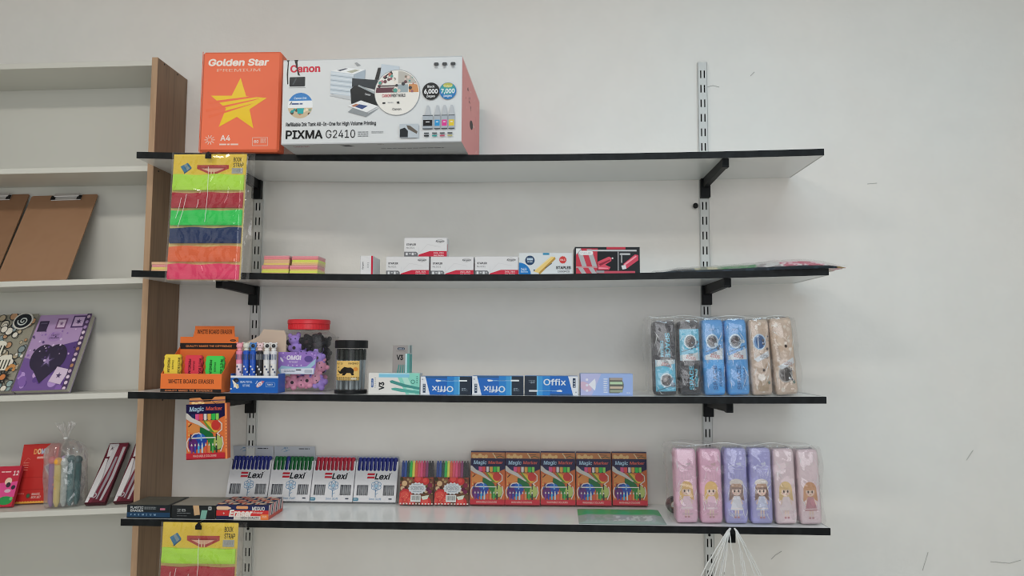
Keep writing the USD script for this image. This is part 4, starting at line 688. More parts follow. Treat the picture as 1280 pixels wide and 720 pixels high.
# pencil cases in clear bags
def doll(P, x, y, hair, dress, s=1.0):
    """A small generic printed doll."""
    P.circ(x, y, 6.3*s, hair, ry=6.6*s); P.poly([(x-6.2*s, y), (x+6.2*s, y), (x+7*s, y+10*s), (x+3.6*s, y+8*s), (x-3.6*s, y+8*s), (x-7*s, y+10*s)], hair); P.circ(x, y+1.6*s, 4.3*s, '#ecd5c6', ry=3.9*s); P.poly([(x-5*s, y+.4*s), (x+5*s, y+.4*s), (x+3*s, y-3.6*s), (x-3*s, y-3.6*s)], hair)
    for q in (-1, 1): P.circ(x+q*1.9*s, y+1.8*s, .75*s, '#4a3a3c', ry=1.1*s); P.circ(x+q*2.9*s, y+3.3*s, .7*s, '#e0a3a3', ry=.4*s); P.line([(x+q*1.2*s, y+17*s), (x+q*1.4*s, y+23*s)], 1.4*s, '#ecd5c6'); P.circ(x+q*1.5*s, y+23.6*s, 1.2*s, '#b98a92', ry=.8*s); P.line([(x+q*3*s, y+7.6*s), (x+q*5*s, y+12*s)], 1.5*s, '#ecd5c6')
    P.line([(x-.7*s, y+4*s), (x+.7*s, y+4*s)], .45*s, '#b96a6a'); P.poly([(x-2.8*s, y+6*s), (x+2.8*s, y+6*s), (x+6*s, y+17.5*s), (x-6*s, y+17.5*s)], dress); P.line([(x-5.4*s, y+16*s), (x+5.4*s, y+16*s)], .6*s, '#e8dede')
def pencil_case(label, shelf, bl, br, tl, tr, ytop, yb, D, colour, P, k, group):
    a, b = at(bl, yb, D), at(br, yb, D); w = b[0]-a[0]-.0003; x = (a[0]+b[0])/2; z = shelf_top(shelf, x)+.0012; top = (at(tl, ytop, D)+at(tr, ytop, D))/2; h = top[2]-z; d = .052; roll = math.degrees(math.atan2(top[0]-x, h)); zl = abs(math.sin(math.radians(roll)))*w/2
    t = thing('pencil_case', label, 'pencil case', (x, EYE[1]+D+d, z+zl), (0, roll, 0), group); put(t, 'case_body', pillow(w, d, h, .010, bulge=.003, seed=k), solid(colour, .55, bump=.25), smooth=True)
    def warp(u, v, dd): X = u-w*.44; Zv = (h*.97-v)-h/2; tt = np.clip(X/(w/2), -1, 1); ty = np.clip(Zv/(h/2), -1, 1); e = np.clip(np.abs(X)-(w/2-.010), 0, .01); e2 = np.clip(np.abs(Zv)-(h/2-.010), 0, .01); sag = .010-np.sqrt(np.maximum(0, .010**2-np.minimum(e*e+e2*e2, .000099))); return np.stack([X, -(d/2+.003*(1-tt**2)*(1-ty**4))-d/2-.0004-dd+sag, Zv+h/2], 1)
    P.lay(t, 'front_print', (0, 0, 0), (1, 0, 0), (0, 0, -1), w*.88, h*.94, GLOSSPRINT, warp=warp, cell=3.0)
    put(t, 'zipper', cat_([bx(-w*.36, w*.36, -d/2-.003, -d/2+.003, h+.0002, h+.0016), bx(w*.20, w*.30, -d/2-.002, -d/2+.002, h+.0016, h+.004)]), solid('#8d8d92', .4))
    pw, pd2, ph2 = w-.0002, d+.001, h+.0055; q = pillow(pw, pd2, ph2, .009, bulge=.0035, seed=k+20, rough=.0055, lump=24.0); q.apply_translation([0, .0003, -.0006]); v = q.vertices.copy(); v[:, 1] -= .0012*(v[:, 1] < -d*.5); q.vertices = v; put(t, 'wrapper', q, CRINKLE, smooth=True, label='clear crinkled wrapper'); gg = random.Random(k*3+1)
    for j in range(9):
        side = gg.choice((-1, 1)); x0 = side*w*gg.uniform(.30, .47); z0 = h*gg.uniform(.04, .9); dx, dz = -side*w*gg.uniform(.02, .22), h*gg.uniform(.05, .16)*gg.choice((-1, 1)); yy = -d-.0062
        put(t, 'wrapper_crease', tube([(x0, yy+.002, z0), (x0+dx*.5+gg.uniform(-.002, .002), yy, min(max(z0+dz*.5, .004), h)), (x0+dx, yy+.0006, min(max(z0+dz, .004), h))], [.0003, gg.uniform(.0005, .0011), .0003], 5), solid('#dfe2e2', .2, name='plastic_crease'), label='bright crease in the wrapper')
def space_print(bg, dark, flip):
    P = Print(28, 88, bg)
    if dark:
        y0 = 46 if flip else 7; P.rect(0, y0, 28, y0+40, '#5fb4cf'); c = (y0+26) if flip else (y0+16)
        P.circ(15, c, 9, '#c9d4d8'); P.circ(15, c, 7.4, '#54616a'); P.circ(15, c, 6.2, '#4a4140'); P.circ(13, c-1, 2, '#7d706c')
        yb = y0 if flip else y0+30; P.poly([(0, yb+10), (0, yb+3), (28, yb), (28, yb+10)] if not flip else [(0, yb), (28, yb), (28, yb+5), (0, yb+9)], '#c9ced0')
    else:
        c = 24; P.rect(0, 5, 28, 38, '#5b9fd6'); P.circ(12, c, 9, '#c9d6de'); P.circ(12, c, 7.4, '#5b7288'); P.circ(12, c, 6.2, '#4a4548'); P.circ(10, c-1, 2, '#80757a'); yb = 36; P.poly([(0, 47), (0, 42), (28, 33), (28, 47)], '#c9d0d6')
        P.text('AWY', 8, 11, 3, '#3a6ca8', w=10)
    for q in range(9): x, y = rnd.uniform(16, 27), rnd.uniform(c-2, c+10); P.circ(x, y, rnd.uniform(.8, 2.2), rnd.choice(['#3a4a5c', '#c5cfd6', '#6f8aa0']))
    P.line([(2, c+13), (26, c+6)], .8, '#3f5570'); r_ = yb+5; P.text('ZOOS', 8, r_+2, 4, '#b0453c', w=14, rot=12); P.text('Go', 12, r_-1, 3, '#4a3a44', w=6)
    col = '#63c3dc' if dark else '#2f5f98'
    if flip: P.text('SPACE', 14.5, 12, 6.2, col, rot=90, w=31); P.text('DREAM', 7.5, 22, 4.2, col, rot=90, w=20)
    else: P.text('SPACE', 17 if not dark else 18, 84, 5.6, col, rot=-90, w=30); P.text('DREAM', 24, 80, 3.4, col, rot=-90, w=22)
    return P
def sand_print(up):
    P = Print(28, 88, '#c9b5a4')
    for q in range(40): P.circ(rnd.uniform(0, 28), rnd.uniform(0, 88), rnd.uniform(1, 4), rnd.choice(['#d6c8ba', '#bfa792', '#dcd3c9', '#c4ae9b']))
    c = 25 if up else 66; P.circ(13, c, 10, '#b9cbdc' if up else '#a9a6a4'); P.circ(13, c, 8.6, '#6f93bd' if up else '#6f6a68'); P.circ(14, c, 6.3, '#3d5a86' if up else '#4a4645', ry=8); P.line([(11, c-7), (11, c+7)], 1.2, '#cdd9e4' if up else '#8a8583')
    for q in range(7): P.circ(rnd.uniform(18, 27), c+rnd.uniform(-9, 9), rnd.uniform(.6, 1.8), rnd.choice(['#3a4660', '#5a5558', '#d9dcdf']))
    y = 40 if up else 50; P.poly([(3, y+6), (26, y-4), (27, y+3), (8, y+10)], '#cfd4d9'); P.text('ZOOS', 12, y+4, 4, '#8f5a50' if not up else '#6b6a72', w=12, rot=10); y2 = 60 if up else 32; P.circ(17, y2, 1.9, '#3f332e')
    if not up: P.text('HAPPY', 4, 31, 3.4, '#a8917f', rot=90, w=18)
    else: P.poly([(6, 78), (16, 66), (24, 78), (22, 86), (7, 86)], '#b39d86'); P.circ(13, 69, 6, '#e0d8d0', ry=4)
    P.poly([(22, 75), (25, 73), (26, 77), (23, 78)], '#6f8078'); return P
G3 = 'wrapped pencil cases on the third shelf'
for k, (lab, bl, br, tl, tr, yt, c, P) in enumerate([
        ('charcoal space-print pencil case at the left end of its bag, turned upside down', 818.5, 847, 816, 844, 402, '#38373c', space_print('#38373c', True, True)), ('charcoal space-print pencil case second from the left in its bag', 850, 878, 847, 874.5, 402, '#38373c', space_print('#38373c', True, False)),
        ('blue space-print pencil case next to the charcoal ones', 881, 908, 877, 904, 400, '#4f98d6', space_print('#5aa0da', False, False)), ('blue space-print pencil case next to the beige ones', 911, 938.5, 906, 932, 400, '#4f98d6', space_print('#5aa0da', False, False)),
        ('beige pencil case with a blue ringed planet near its top', 941, 967, 935.5, 960, 400, '#c4b09f', sand_print(True)), ('beige pencil case with a grey ringed planet near its foot, rightmost in its bag', 971, 999, 963, 988, 398, '#c4b09f', sand_print(False))]):
    pencil_case(lab, S3, bl, br, tl, tr, yt, 491, 2.185, c, P, k, G3)
def doll_print(bg, hair, dress, c2, bow):
    P = Print(28, 88, bg); P.line([(4, 20), (9, 17.5), (14, 20), (19, 17.5), (25, 20)], .8, c2); P.line([(6, 22), (24, 22.6)], .6, c2); P.circ(16, 16, 2.2, c2, ry=1.4); P.circ(19.5, 15.4, 1.6, c2, ry=1.8); P.star(12, 12, 1.2, c2)
    for k in range(4): P.line([(8+k*4, 26), (8.4+k*4, 35)], .35, c2)
    for q in range(16): P.star(rnd.uniform(3, 25), rnd.uniform(26, 84), rnd.uniform(.4, .9), c2, 4)
    doll(P, 13.5, 47, hair, dress, 1.5)
    if bow: P.circ(13.5, 39.5, 9.5, '#d9d2cc', ry=5); P.poly([(7, 40.5), (20, 40.5), (21.5, 45), (5.5, 45)], '#b99a86')
    P.text('Sweet', 6, 80, 3, c2, w=16, slant=.2); return P
for k, (lab, bl, br, tl, tr, yt, c, P) in enumerate([
        ('pink doll-print pencil case at the left end of the lower bag', 846, 873.5, 841.5, 871, 562, '#dbb0c5', doll_print('#e0bacd', '#d6b27a', '#dcc4d0', '#c0aab4', False)), ('pink doll-print pencil case second from the left in the lower bag', 876.5, 904.5, 874, 901, 562, '#d8a9c0', doll_print('#dcb2c7', '#d6b27a', '#d9b9c9', '#c6a9ac', False)),
        ('lilac pencil case with a doll, next to the pink ones', 907.5, 936, 905.5, 933, 561, '#9f9ccf', doll_print('#a7a5d4', '#8a6f66', '#d9dae2', '#d3d6ea', True)), ('lilac pencil case with a doll, next to the pale pink ones', 940, 967.5, 937, 963, 561, '#9f9ccf', doll_print('#a7a5d4', '#8a6f66', '#cfd4ea', '#d3d6ea', True)),
        ('pale pink doll-print pencil case beside the lilac ones', 971, 998, 966, 992, 562, '#d8c2c8', doll_print('#ddcbd0', '#d3b88a', '#dccfd2', '#e0d2d4', False)), ('pale pink doll-print pencil case at the right end of the lower bag', 1001.5, 1029, 996, 1022, 563, '#d8c2c8', doll_print('#ddcbd0', '#c99b78', '#b98a92', '#e0d2d4', False))]):
    pencil_case(lab, 3, bl, br, tl, tr, yt, 655.5, 2.172, c, P, k+6, 'wrapped pencil cases on the lowest shelf')
def outer_bag(label, shelf, l, r, top, yb, D, lean, seed):
    a, b = at(l, yb, D), at(r, yb, D); w = b[0]-a[0]; x = (a[0]+b[0])/2; z = shelf_top(shelf, x)+.0008; h = at((l+r)/2, top, D)[2]-z; d = .082
    q = pillow(w, d, h, .016, bulge=.0, seed=seed, rough=.012, lump=9.0); v = q.vertices.copy(); f = np.clip((v[:, 2]-h*.9)/(h*.1), 0, 1); v[:, 2] = np.maximum(v[:, 2], .0003); v[:, 0] += lean*v[:, 2]/h; v[:, 1] += .0; q.vertices = v
    t = thing('plastic_bag', label, 'plastic bag', (x, EYE[1]+D+d-.012, z)); q.update_faces(q.face_normals[:, 2] > -.6); put(t, 'bag_film', q, FILM, smooth=True)
    xs = np.linspace(-w/2+.02, w/2-.02, 24); put(t, 'bag_seam', tube([(xx+lean, -d*.55+.006*math.sin(xx*31+seed), h-.004+.004*math.sin(xx*47+seed*2)) for xx in xs], .0011, 5), solid('#d0d3d0', .25, name='plastic_seam'), label='rolled bag seam')
outer_bag('large clear plastic bag around the pencil cases on the third shelf', S3, 811, 1004, 394, 493, 2.172, -.014, 3)
outer_bag('large clear plastic bag around the pencil cases on the lowest shelf', 3, 838, 1034, 555, 656.5, 2.16, -.010, 5)

# ================================================================== lowest shelf
S4 = 3
def base_D(px, py, shelf): return min(np.linspace(2.0, 2.44, 441), key=lambda d: abs(at(px, py, d)[2]-shelf_top(shelf, at(px, py, d)[0])))
def turn(pivot, lean, p, roll=0.0):
    a = math.radians(-lean); x, y, z = p; return (pivot[0]+x, pivot[1]+y*math.cos(a)-z*math.sin(a), pivot[2]+y*math.sin(a)+z*math.cos(a))

# open cartons of ballpoint pens
PENP = {}
def ball_pen(label, cap, loc, rot, group):
    if cap not in PENP:
        t = PENP[cap] = thing('ballpoint_pen', label, 'pen', loc, rot, group); put(t, 'barrel', cyl(.0042, .112, (0, 0, 0), 8), solid('#b4b8bb', .25)); put(t, 'refill', cyl(.0012, .095, (0, -.0044, .005), 6), solid('#3a3d45', .5), label='dark refill line')
        put(t, 'cap', lathe([(0, .088), (.0035, .0885), (.0062, .092), (.0062, .135), (.0045, .1385), (0, .1385)], 12), solid(cap, .35), smooth=40, label='coloured cap'); put(t, 'clip', bx(-.0010, .0010, -.0078, -.0055, .098, .128), solid(cap, .35))
    else: dup(PENP[cap], loc, rot, label, group)
def pen_carton(label, k, l, r, top, ybase, cap, odd, lid):
    lean = 18.5; D = base_D((l+r)/2, ybase, S4); a, b = at(l, ybase, D), at(r, ybase, D); w = b[0]-a[0]-.0012; x = (a[0]+b[0])/2; d = .0215; h = .1400; piv = (x, EYE[1]+D+d*math.cos(math.radians(lean)), shelf_top(S4, x)+.0006)
    t = thing('pen_carton', label, 'pen carton', piv, (-lean, 0, 0), 'white ballpoint pen cartons'); card = solid('#d0d2d6', .45)
    n = 10; pitch = (w-.008)/n; X = lambda u: -w/2+u*w/53; Z = lambda v: h-v*h/57
    slots = [LineString([(-w/2+.004+pitch*(i+.5), Z(18)+.005), (-w/2+.004+pitch*(i+.5), h+.02)]).buffer(.0055) for i in range(n)]
    win = [sbox(X(3.5), Z(49), X(17.5), Z(36)), sbox(X(36.5), Z(49), X(50), Z(36))]; topcut = sbox(-w/2, Z(6), w/2, h+.1)
    put(t, 'front_panel', extr(sbox(-w/2, 0, w/2, h).difference(unary_union(slots+win+[topcut])), .0008, 'xz', -d), card); put(t, 'back_panel', bx(-w/2, w/2, -.0008, 0, 0, h-.009), card); put(t, 'base_panel', bx(-w/2, w/2, -d+.0008, -.0008, 0, .0008), card)
    for s in (-1, 1): put(t, 'side_panel', bx(s*(w/2-.0004)-.0004, s*(w/2-.0004)+.0004, -d+.0008, -.0008, .0008, h-.01), card)
    lh = .047 if lid else .022; L = bx(-w/2, w/2, -.0008, 0, 0, lh); L.apply_transform(rotm(math.radians(lean+(14 if lid else 40)), [1, 0, 0])); L.apply_translation([0, -.0002 if lid else -.001, h-.0092]); put(t, 'lid', L, solid('#aeb3bb', .5), label='folded-back lid flap')
    M = Print(53, 20); M.micro(6, 2, 18, 5, 1, '#5f7d9c'); M.line([(9, 6), (13, 3), (17, 7), (12, 8), (20, 5)], .5, '#5d86a8'); M.micro(32, 3, 46, 6, 1, '#4a4e55'); M.micro(16, 14, 38, 18, 2, '#8a9098'); M.rect(4, 15, 8, 16.4, '#555c66'); M.rect(46, 15, 50, 16.4, '#555c66')
    q = math.radians(lean+(14 if lid else 40)); M.lay(t, 'lid_print', (-w/2, lh*-math.sin(q)-.0009, h-.0092+lh*math.cos(q)), (1, 0, 0), (0, math.sin(q), -math.cos(q)), w, lh)
    P = Print(53, 57)
    for y in (21, 25.2): P.poly([(15.6, y), (24.8, y), (24.2, y+2.6), (15, y+2.6)], '#b8313f')
    P.text('Lexi', 24.6, 28.6, 7.0, '#23262b', w=18.5, slant=.2, fat=.022); P.circ(45.6, 20.5, .5, '#7a7e84')
    for j in range(6): a2 = j*math.pi/3+.5; P.ring(27.5+3.7*math.cos(a2), 37+3.5*math.sin(a2), 3.0, .55, '#3f7fa8')
    P.circ(27.5, 37, 1.6, '#9cc0d6'); P.line([(27.6, 40), (27.0, 45), (27.4, 51)], .8, '#35688f'); P.line([(27, 48), (30, 46)], .5, '#3f7fa8')
    P.text('5mm', 19.5, 54.6, 2.5, '#3f7fa8', w=6.5, bold=False, slant=.2); P.text('Soft', 27.5, 54.6, 2.5, '#3f7fa8', w=7, bold=False, slant=.2); P.rect(44, 52.4, 48, 53.9, '#3d4652')
    if k >= 2: P.rr(-1, 52, 6.5, 56, 1.4, '#4c7f96'); P.micro(.6, 53.4, 5, 55, 1, '#c3d6df')
    P.front(t, w, h, d, material=GLOSSPRINT)
    names = {'#2a3482': 'blue', '#1f6a3c': 'green', '#b02f43': 'red'}; which = ['leftmost', 'second', 'third', 'rightmost'][k]
    for i in range(n):
        c = '#2a3482' if i == odd else cap; loc = turn(piv, lean, (-w/2+.004+pitch*(i+.5), -d/2, .0015))
        lab = 'blue-capped pen among the green ones in the second pen carton' if i == odd else '%s-capped ballpoint pen in the %s white pen carton' % (names[c], which); ball_pen(lab, c, loc, (-lean, 0, 0), '%s-capped pens in the %s pen carton' % (names[c], which) if i != odd else None)
pen_carton('white pen carton of blue-capped pens, leftmost, behind the colourful eraser box', 0, 281, 333, 572, 628.5, '#2a3482', None, True)
pen_carton('white pen carton of green-capped pens with one blue cap', 1, 333.5, 386.5, 573, 629.3, '#1f6a3c', 3, True)
pen_carton('white pen carton of red-capped pens', 2, 387, 440.2, 574, 630, '#b02f43', None, False)
pen_carton('white pen carton of blue-capped pens beside the fibre pen wallets', 3, 440.8, 494.5, 574, 630.6, '#2a3482', None, False)

# wallets of fruit-print fibre pens
FIB = ['#2a4288', '#2f56a0', '#1c4a40', '#2fb856', '#e2e45e', '#f0704c', '#f0607a', '#ec5a8c', '#b0365a', '#8a3c6e', '#2b2c2a', '#2e2a2e']; FN = ['navy', 'blue', 'dark green', 'green', 'yellow', 'orange', 'coral', 'pink', 'crimson', 'purple', 'black', 'charcoal']; FP = {}
def fibre_wallet(label, which, l, r, ybase):
    lean = 12.0; D = base_D((l+r)/2, ybase, S4); a, b = at(l, ybase, D), at(r, ybase, D); w = b[0]-a[0]-.001; x = (a[0]+b[0])/2; d = .016; h = .0830; piv = (x, EYE[1]+D+d, shelf_top(S4, x)+.0006)
    t = thing('fibre_pen_wallet', label, 'pen pack', piv, (-lean, 0, 0), 'fruit-print fibre pen wallets'); put(t, 'sleeve', bx(-w/2, w/2, -d, -d+.0008, 0, h), solid('#8a3b3b', .4)); put(t, 'back_card', bx(-w/2, w/2, -.0008, 0, 0, h), solid('#8a3b3b', .4)); put(t, 'base_card', bx(-w/2, w/2, -d+.0008, -.0008, 0, .0008), solid('#8a3b3b', .4))
    P = Print(43, 34, '#6b4a3a'); g = random.Random(4)
    for q in range(70): P.circ(g.uniform(0, 43), g.uniform(0, 30), g.uniform(.8, 2.6), g.choice(['#3c3a26', '#7d6a48', '#a68a66', '#4c2f2c', '#8a4a3c', '#5c6a3e', '#8c3a4a', '#c0a888']))
    for (x_, y_, r_) in ((24, 3, 6), (33, 5, 4.5), (8, 24, 9), (15, 29, 6), (34, 31, 7), (2, 30, 5)): P.circ(x_, y_, r_, '#b7393a'); P.circ(x_-1, y_-1, r_*.6, '#c9504a')
    for q in range(26): P.circ(g.uniform(1, 16), g.uniform(18, 32), .35, '#e0a878')
    P.poly([(28, 24), (38, 22), (36, 27), (30, 28)], '#c9cfc0'); P.circ(6, 8, 3.4, '#c0a27c'); P.circ(39, 10, 3, '#7a2f44'); P.circ(36, 15, 2.6, '#5c2740'); P.circ(39, 18, 2.6, '#6d2c4a')
    P.circ(22.5, 14, 10.6, '#c3c9cd', ry=6.6)
    for j in range(14): P.circ(22.5+10.2*math.cos(j*.449), 14+6.3*math.sin(j*.449), 1.3, '#c3c9cd')
    P.text('SCENTED', 22.5, 15.8, 4.2, '#4a586a', w=16.5, anchor='c', serif=True, bold=False); P.micro(17, 9, 27, 11, 1, '#8b98a5'); P.micro(17, 17.4, 28, 19.2, 1, '#8b98a5'); P.rect(14.5, 22, 27.5, 30.5, '#cdd0ce')
    for j in range(13): P.rect(15.6+j*.86, 23.2, 15.6+j*.86+(.25+.3*((j*7) % 3)/2), 28.6, '#4f5352')
    for j in range(11): P.rect(1+j*4, 32, 3+j*4, 33.6, '#d9c9c4')
    P.front(t, w, h, d)
    put(t, 'clear_cover', bx(-w/2+.0004, w/2-.0004, -d+.0004, -.0004, h+.0004, .134, .0004), CLEAR, label='clear plastic wallet')
    for i in range(12):
        loc = turn(piv, lean, (-w/2+.006+(w-.012)*i/11, -d/2-.0005, .0015)); lab = '%s fibre pen in the %s fruit-print wallet' % (FN[i], which)
        if i not in FP: p_ = FP[i] = thing('fibre_pen', lab, 'pen', loc, (-lean, 0, 0), None); put(p_, 'barrel', cyl(.0039, .080, (0, 0, 0), 10), solid('#b9b6b0', .4)); put(p_, 'cap', lathe([(0, .080), (.0044, .080), (.0047, .083), (.0043, .125), (.0028, .128), (.0026, .132), (0, .132)], 12), solid(FIB[i], .6, spec=.1, name='fibre_cap_%d' % i), smooth=40, label=FN[i]+' cap')
        else: dup(FP[i], loc, (-lean, 0, 0), lab)
fibre_wallet('fruit-print wallet of coloured fibre pens beside the pen cartons', 'left', 498.5, 541, 632.5); fibre_wallet('fruit-print wallet of coloured fibre pens beside the marker boxes', 'right', 542.5, 585.5, 632.8)

# magic marker packs
def marker_print():
    P = Print(45, 66, '#c8693a'); P.rect(0, 0, 45, 10, '#b97a4c'); P.rect(0, 0, 45, 1.8, '#24244a')
    for x, y, r_ in ((4, 6.5, 2.6), (8, 7.5, 2), (12, 5.8, 2.6), (16, 7.4, 2), (20, 6.8, 2.2)): P.circ(x, y, r_, '#d9b27a')
    P.line([(29, 3), (33, 9)], 1.2, '#e0cba0'); P.line([(33, 8), (38, 6), (44, 8)], .8, '#4a5a3a'); P.line([(30, 4), (40, 4.5)], .6, '#5a3a2c')
    for q in range(20): P.circ(3+(q*7 % 14), 29+(q*5 % 13), .8, '#dd9a50' if q % 3 else '#e8c070')
    P.circ(9, 34, 7.5, '#d58a4a', ry=5); P.line([(3, 32), (6, 29.5)], 1.2, '#5a3424')
    P.poly([(0, 9.2), (45, 9.2), (45, 22), (40, 24), (37, 26), (6, 26), (3, 22), (0, 19)], '#1d1842')
    P.text('Magic', 3.6, 16.3, 4.3, '#a9c9e0', w=17, slant=.12, serif=True); P.text('Marker', 22.8, 15.8, 3.4, '#cf5a4a', w=19, slant=.12, serif=True)
    for x0, x1, c in ((6, 10, '#26305a'), (10.6, 15, '#d8588c'), (15.2, 19.6, '#e0504e'), (20.6, 24, '#d9d2cf'), (25, 29, '#e0a850'), (29.6, 34, '#35b84e'), (34.6, 38, '#8fd060')): P.rect(x0, 19.4, x1, 24.8, c); P.circ((x0+x1)/2, 24.8, (x1-x0)/2, c, ry=1.2); P.rect((x0+x1)/2-.3, 19.4, (x0+x1)/2+.3, 24.6, '#ffffff22'[:7] if c == '#d9d2cf' else c)
    P.poly([(20, 26.5), (24, 26), (34, 39), (28, 38)], '#5f8f3a'); P.poly([(22, 27), (30, 28), (38, 38), (33, 39)], '#d9b344'); P.poly([(26, 27), (35, 27.5), (40, 33), (37, 38)], '#d9793a'); P.circ(34.5, 31.5, 5.2, '#c53c35')
    P.poly([(16, 33), (22, 34), (31, 40), (33, 47), (20, 46), (16, 42)], '#1f6a3a'); P.poly([(25, 44), (41, 42), (41, 56), (26, 58)], '#2f7a3a'); P.circ(37, 49, 5, '#a9b86a', ry=7)
    P.circ(13.5, 47, 10.5, '#27459a', ry=8.5); P.circ(8, 51, 5.5, '#5a2a6c', ry=7); P.circ(17, 43, 5, '#2f66b8', ry=3)
    P.poly([(0, 18), (2, 18.5), (7, 23), (16, 27), (28, 36.5), (26, 37), (14, 30.5), (5, 27), (0, 24)], '#c9c6c0')
    for pts in ([(38, 27), (41.5, 30), (41.5, 36), (36, 40)], [(36, 40), (42, 44), (43, 51), (40, 58)], [(3, 44), (.9, 48), (1.2, 53), (3, 57)], [(5, 44), (9, 39.8), (15, 38.8), (17, 40)]): P.line(pts, 1.2, '#dccfc4')
    P.rect(5.5, 43.4, 34, 44.5, '#dcd9d4')
    for x in (5, 34.5, 17): P.rect(x, 40, x+1.2, 47, '#2a2a33' if x != 17 else '#7ab0d8')
    P.circ(40, 43, 1, '#b8413a')
    for k, c in enumerate(['#7a3a86', '#3a4ba8', '#55b0d8', '#c9dcea', '#d85a52', '#e08a5a', '#58a858', '#2c3a34']):
        x = 5.4+k*4.1; P.rect(x, 52, x+1.9, 59.5, c); P.poly([(x, 52), (x+.95, 48.6), (x+1.9, 52)], '#d8d4c9'); P.circ(x+.95, 49.4, .55, c)
    P.rect(0, 59.4, 45, 66, '#bf2f3c'); P.text('WASHABLE COLOURS', 8, 63.4, 2.1, '#e2b4ac', w=27); P.rect(0, 65, 45, 66, '#8c2430'); P.items = [(v, f, tuple(np.array(c)*.80)) for v, f, c in P.items]; return P
MKP = marker_print(); MK = None; w = .112
def marker_pack(label, xm, ybase, top, src=None):
    lean = 9.0; D = base_D(xm, ybase, S4); c = at(xm, ybase, D); d = .024; h = .1635; piv = (c[0], EYE[1]+D+d, shelf_top(S4, c[0])+.0006)
    if src: return dup(src, piv, (-lean, 0, 0), label)
    t = thing('marker_pack', label, 'marker pack', piv, (-lean, 0, 0), 'marker packs standing on the lowest shelf'); W = .1075; put(t, 'carton', bx(-W/2, W/2, -d, 0, 0, h, .0006), solid('#b8552f', .4)); MKP.front(t, W, h, d, material=GLOSSPRINT)
    R = Print(10, 66, '#c8693a'); R.rect(0, 0, 10, 10, '#2a2457'); R.rect(0, 59, 10, 66, '#bf2f3c'); R.micro(4, 20, 6, 55, 12, '#7d3a22'); R.right(t, W, h, d); return t
MK = marker_pack('marker pack next to the fruit-print wallets, leftmost of five', 609, 633, 568)
for xm, lab in ((653, 'second marker pack from the left in the row of five'), (697.5, 'middle marker pack of the row of five'), (742.5, 'fourth marker pack from the left in the row of five'), (788, 'marker pack at the right end of the row of five')): marker_pack(lab, xm, 633.5 if xm < 700 else 634, 569, MK)
# the pack hanging under the third shelf
D = 2.112; a, b = at(233.5, 575, D), at(284, 573.5, D); W = .1165; H = at(258, 497, D)[2]-at(258, 574.5, D)[2]
t = thing('marker_pack', 'marker pack hanging slightly crooked under the third shelf', 'marker pack', ((a[0]+b[0])/2, EYE[1]+D+.022, (a[2]+b[2])/2), (0, -2.6, 0)); put(t, 'carton', bx(-W/2, W/2, -.022, 0, 0, H-.018, .0006), solid('#b8552f', .4)); put(t, 'hang_tab', extr(Polygon([(-W*.42, H-.019), (W*.46, H-.019), (W*.46, H+.001), (W*.2, H+.001), (W*.14, H-.006), (-W*.1, H-.006), (-W*.16, H), (-W*.42, H-.001)]), .001, 'xz', -.022), solid('#c07a48', .5), label='torn hanging flap')
hp = Print(45, 57); hp.items = [(v-[0, 9.2], f, c) for v, f, c in MKP.items if v[:, 1].min() > 9.0]; hp.items.insert(0, (np.array([(0, 0), (45, 0), (45, 57), (0, 57)], float), np.array([(0, 1, 2), (0, 2, 3)]), C('#c8693a')))
hp.lay(t, 'front_print', (-W/2, -.022, H-.018), (1, 0, 0), (0, 0, -1), W*.95, H-.018, GLOSSPRINT); r_ = Print(4, 57, '#d8824e'); r_.micro(1.4, 16, 3, 48, 10, '#8a4a30'); r_.lay(t, 'edge_print', (W*.45, -.0222, H-.018), (1, 0, 0), (0, 0, -1), W*.05, H-.018)
P = Print(45, 9, '#b97a4c'); P.rect(0, 0, 45, 2, '#2b2a52'); [P.circ(x, y, r2, '#e0c08a') for x, y, r2 in ((5, 5.5, 2.4), (9, 6.5, 2), (13, 5, 2.4), (17, 6.4, 2))]; P.poly([(17, 0), (28, 0), (27, 3), (18, 3)], '#1a1d20'); P.line([(29, 3), (33, 8)], 1, '#4c3f2a'); P.line([(34, 7), (38, 4), (43, 6)], .8, '#4a5a3a')
P.lay(t, 'flap_print', (-W*.42, -.022, H-.0075), (1, 0, 0), (0, 0, -1), W*.88, .0115)

# eraser boxes at the left end
def eraser_box(label, l, r, top, colour, P, T, S, depth=.118, yb=647.5):
    D = 2.152; x, z, w, h = spot(S4, l, r, top, D, yb); w -= .001; t = thing('eraser_box', label, 'eraser box', (x, EYE[1]+D+depth, z), (0, 0, 0)); put(t, 'carton', bx(-w/2, w/2, -depth, 0, 0, h, .0006), solid(colour, .45)); P.front(t, w, h, depth, material=GLOSSPRINT)
    if T: T.top(t, w, h, depth)
    if S: S.right(t, w, h, depth)
P = Print(55, 16, '#22282c'); P.text('PLASTIC', 4.3, 4.3, 2.5, '#b9bfc2', w=16.5); P.text('ERASER', 4.3, 8, 2.5, '#b9bfc2', w=16.5); P.micro(22, 2.4, 37, 6, 2, '#7d8488'); P.rr(42, 3.6, 48.5, 6.2, .6, '#b0667c'); P.rect(0, 9, 55, 16, '#24405c'); P.rect(0, 14.5, 55, 16, '#1b242c')
for k, q in enumerate('PREMIUM'): P.text(q, 4.6+k*5, 12.6, 2, '#8fb0cc')
T = Print(55, 40, '#55544d'); T.rect(51.5, 0, 55, 40, '#2a2c2c'); T.micro(6, 6, 30, 12, 2, '#6a6962'); eraser_box('black and blue eraser box at the left end of the lowest shelf', 158.5, 213, 631.5, '#3a3b38', P, T, None)
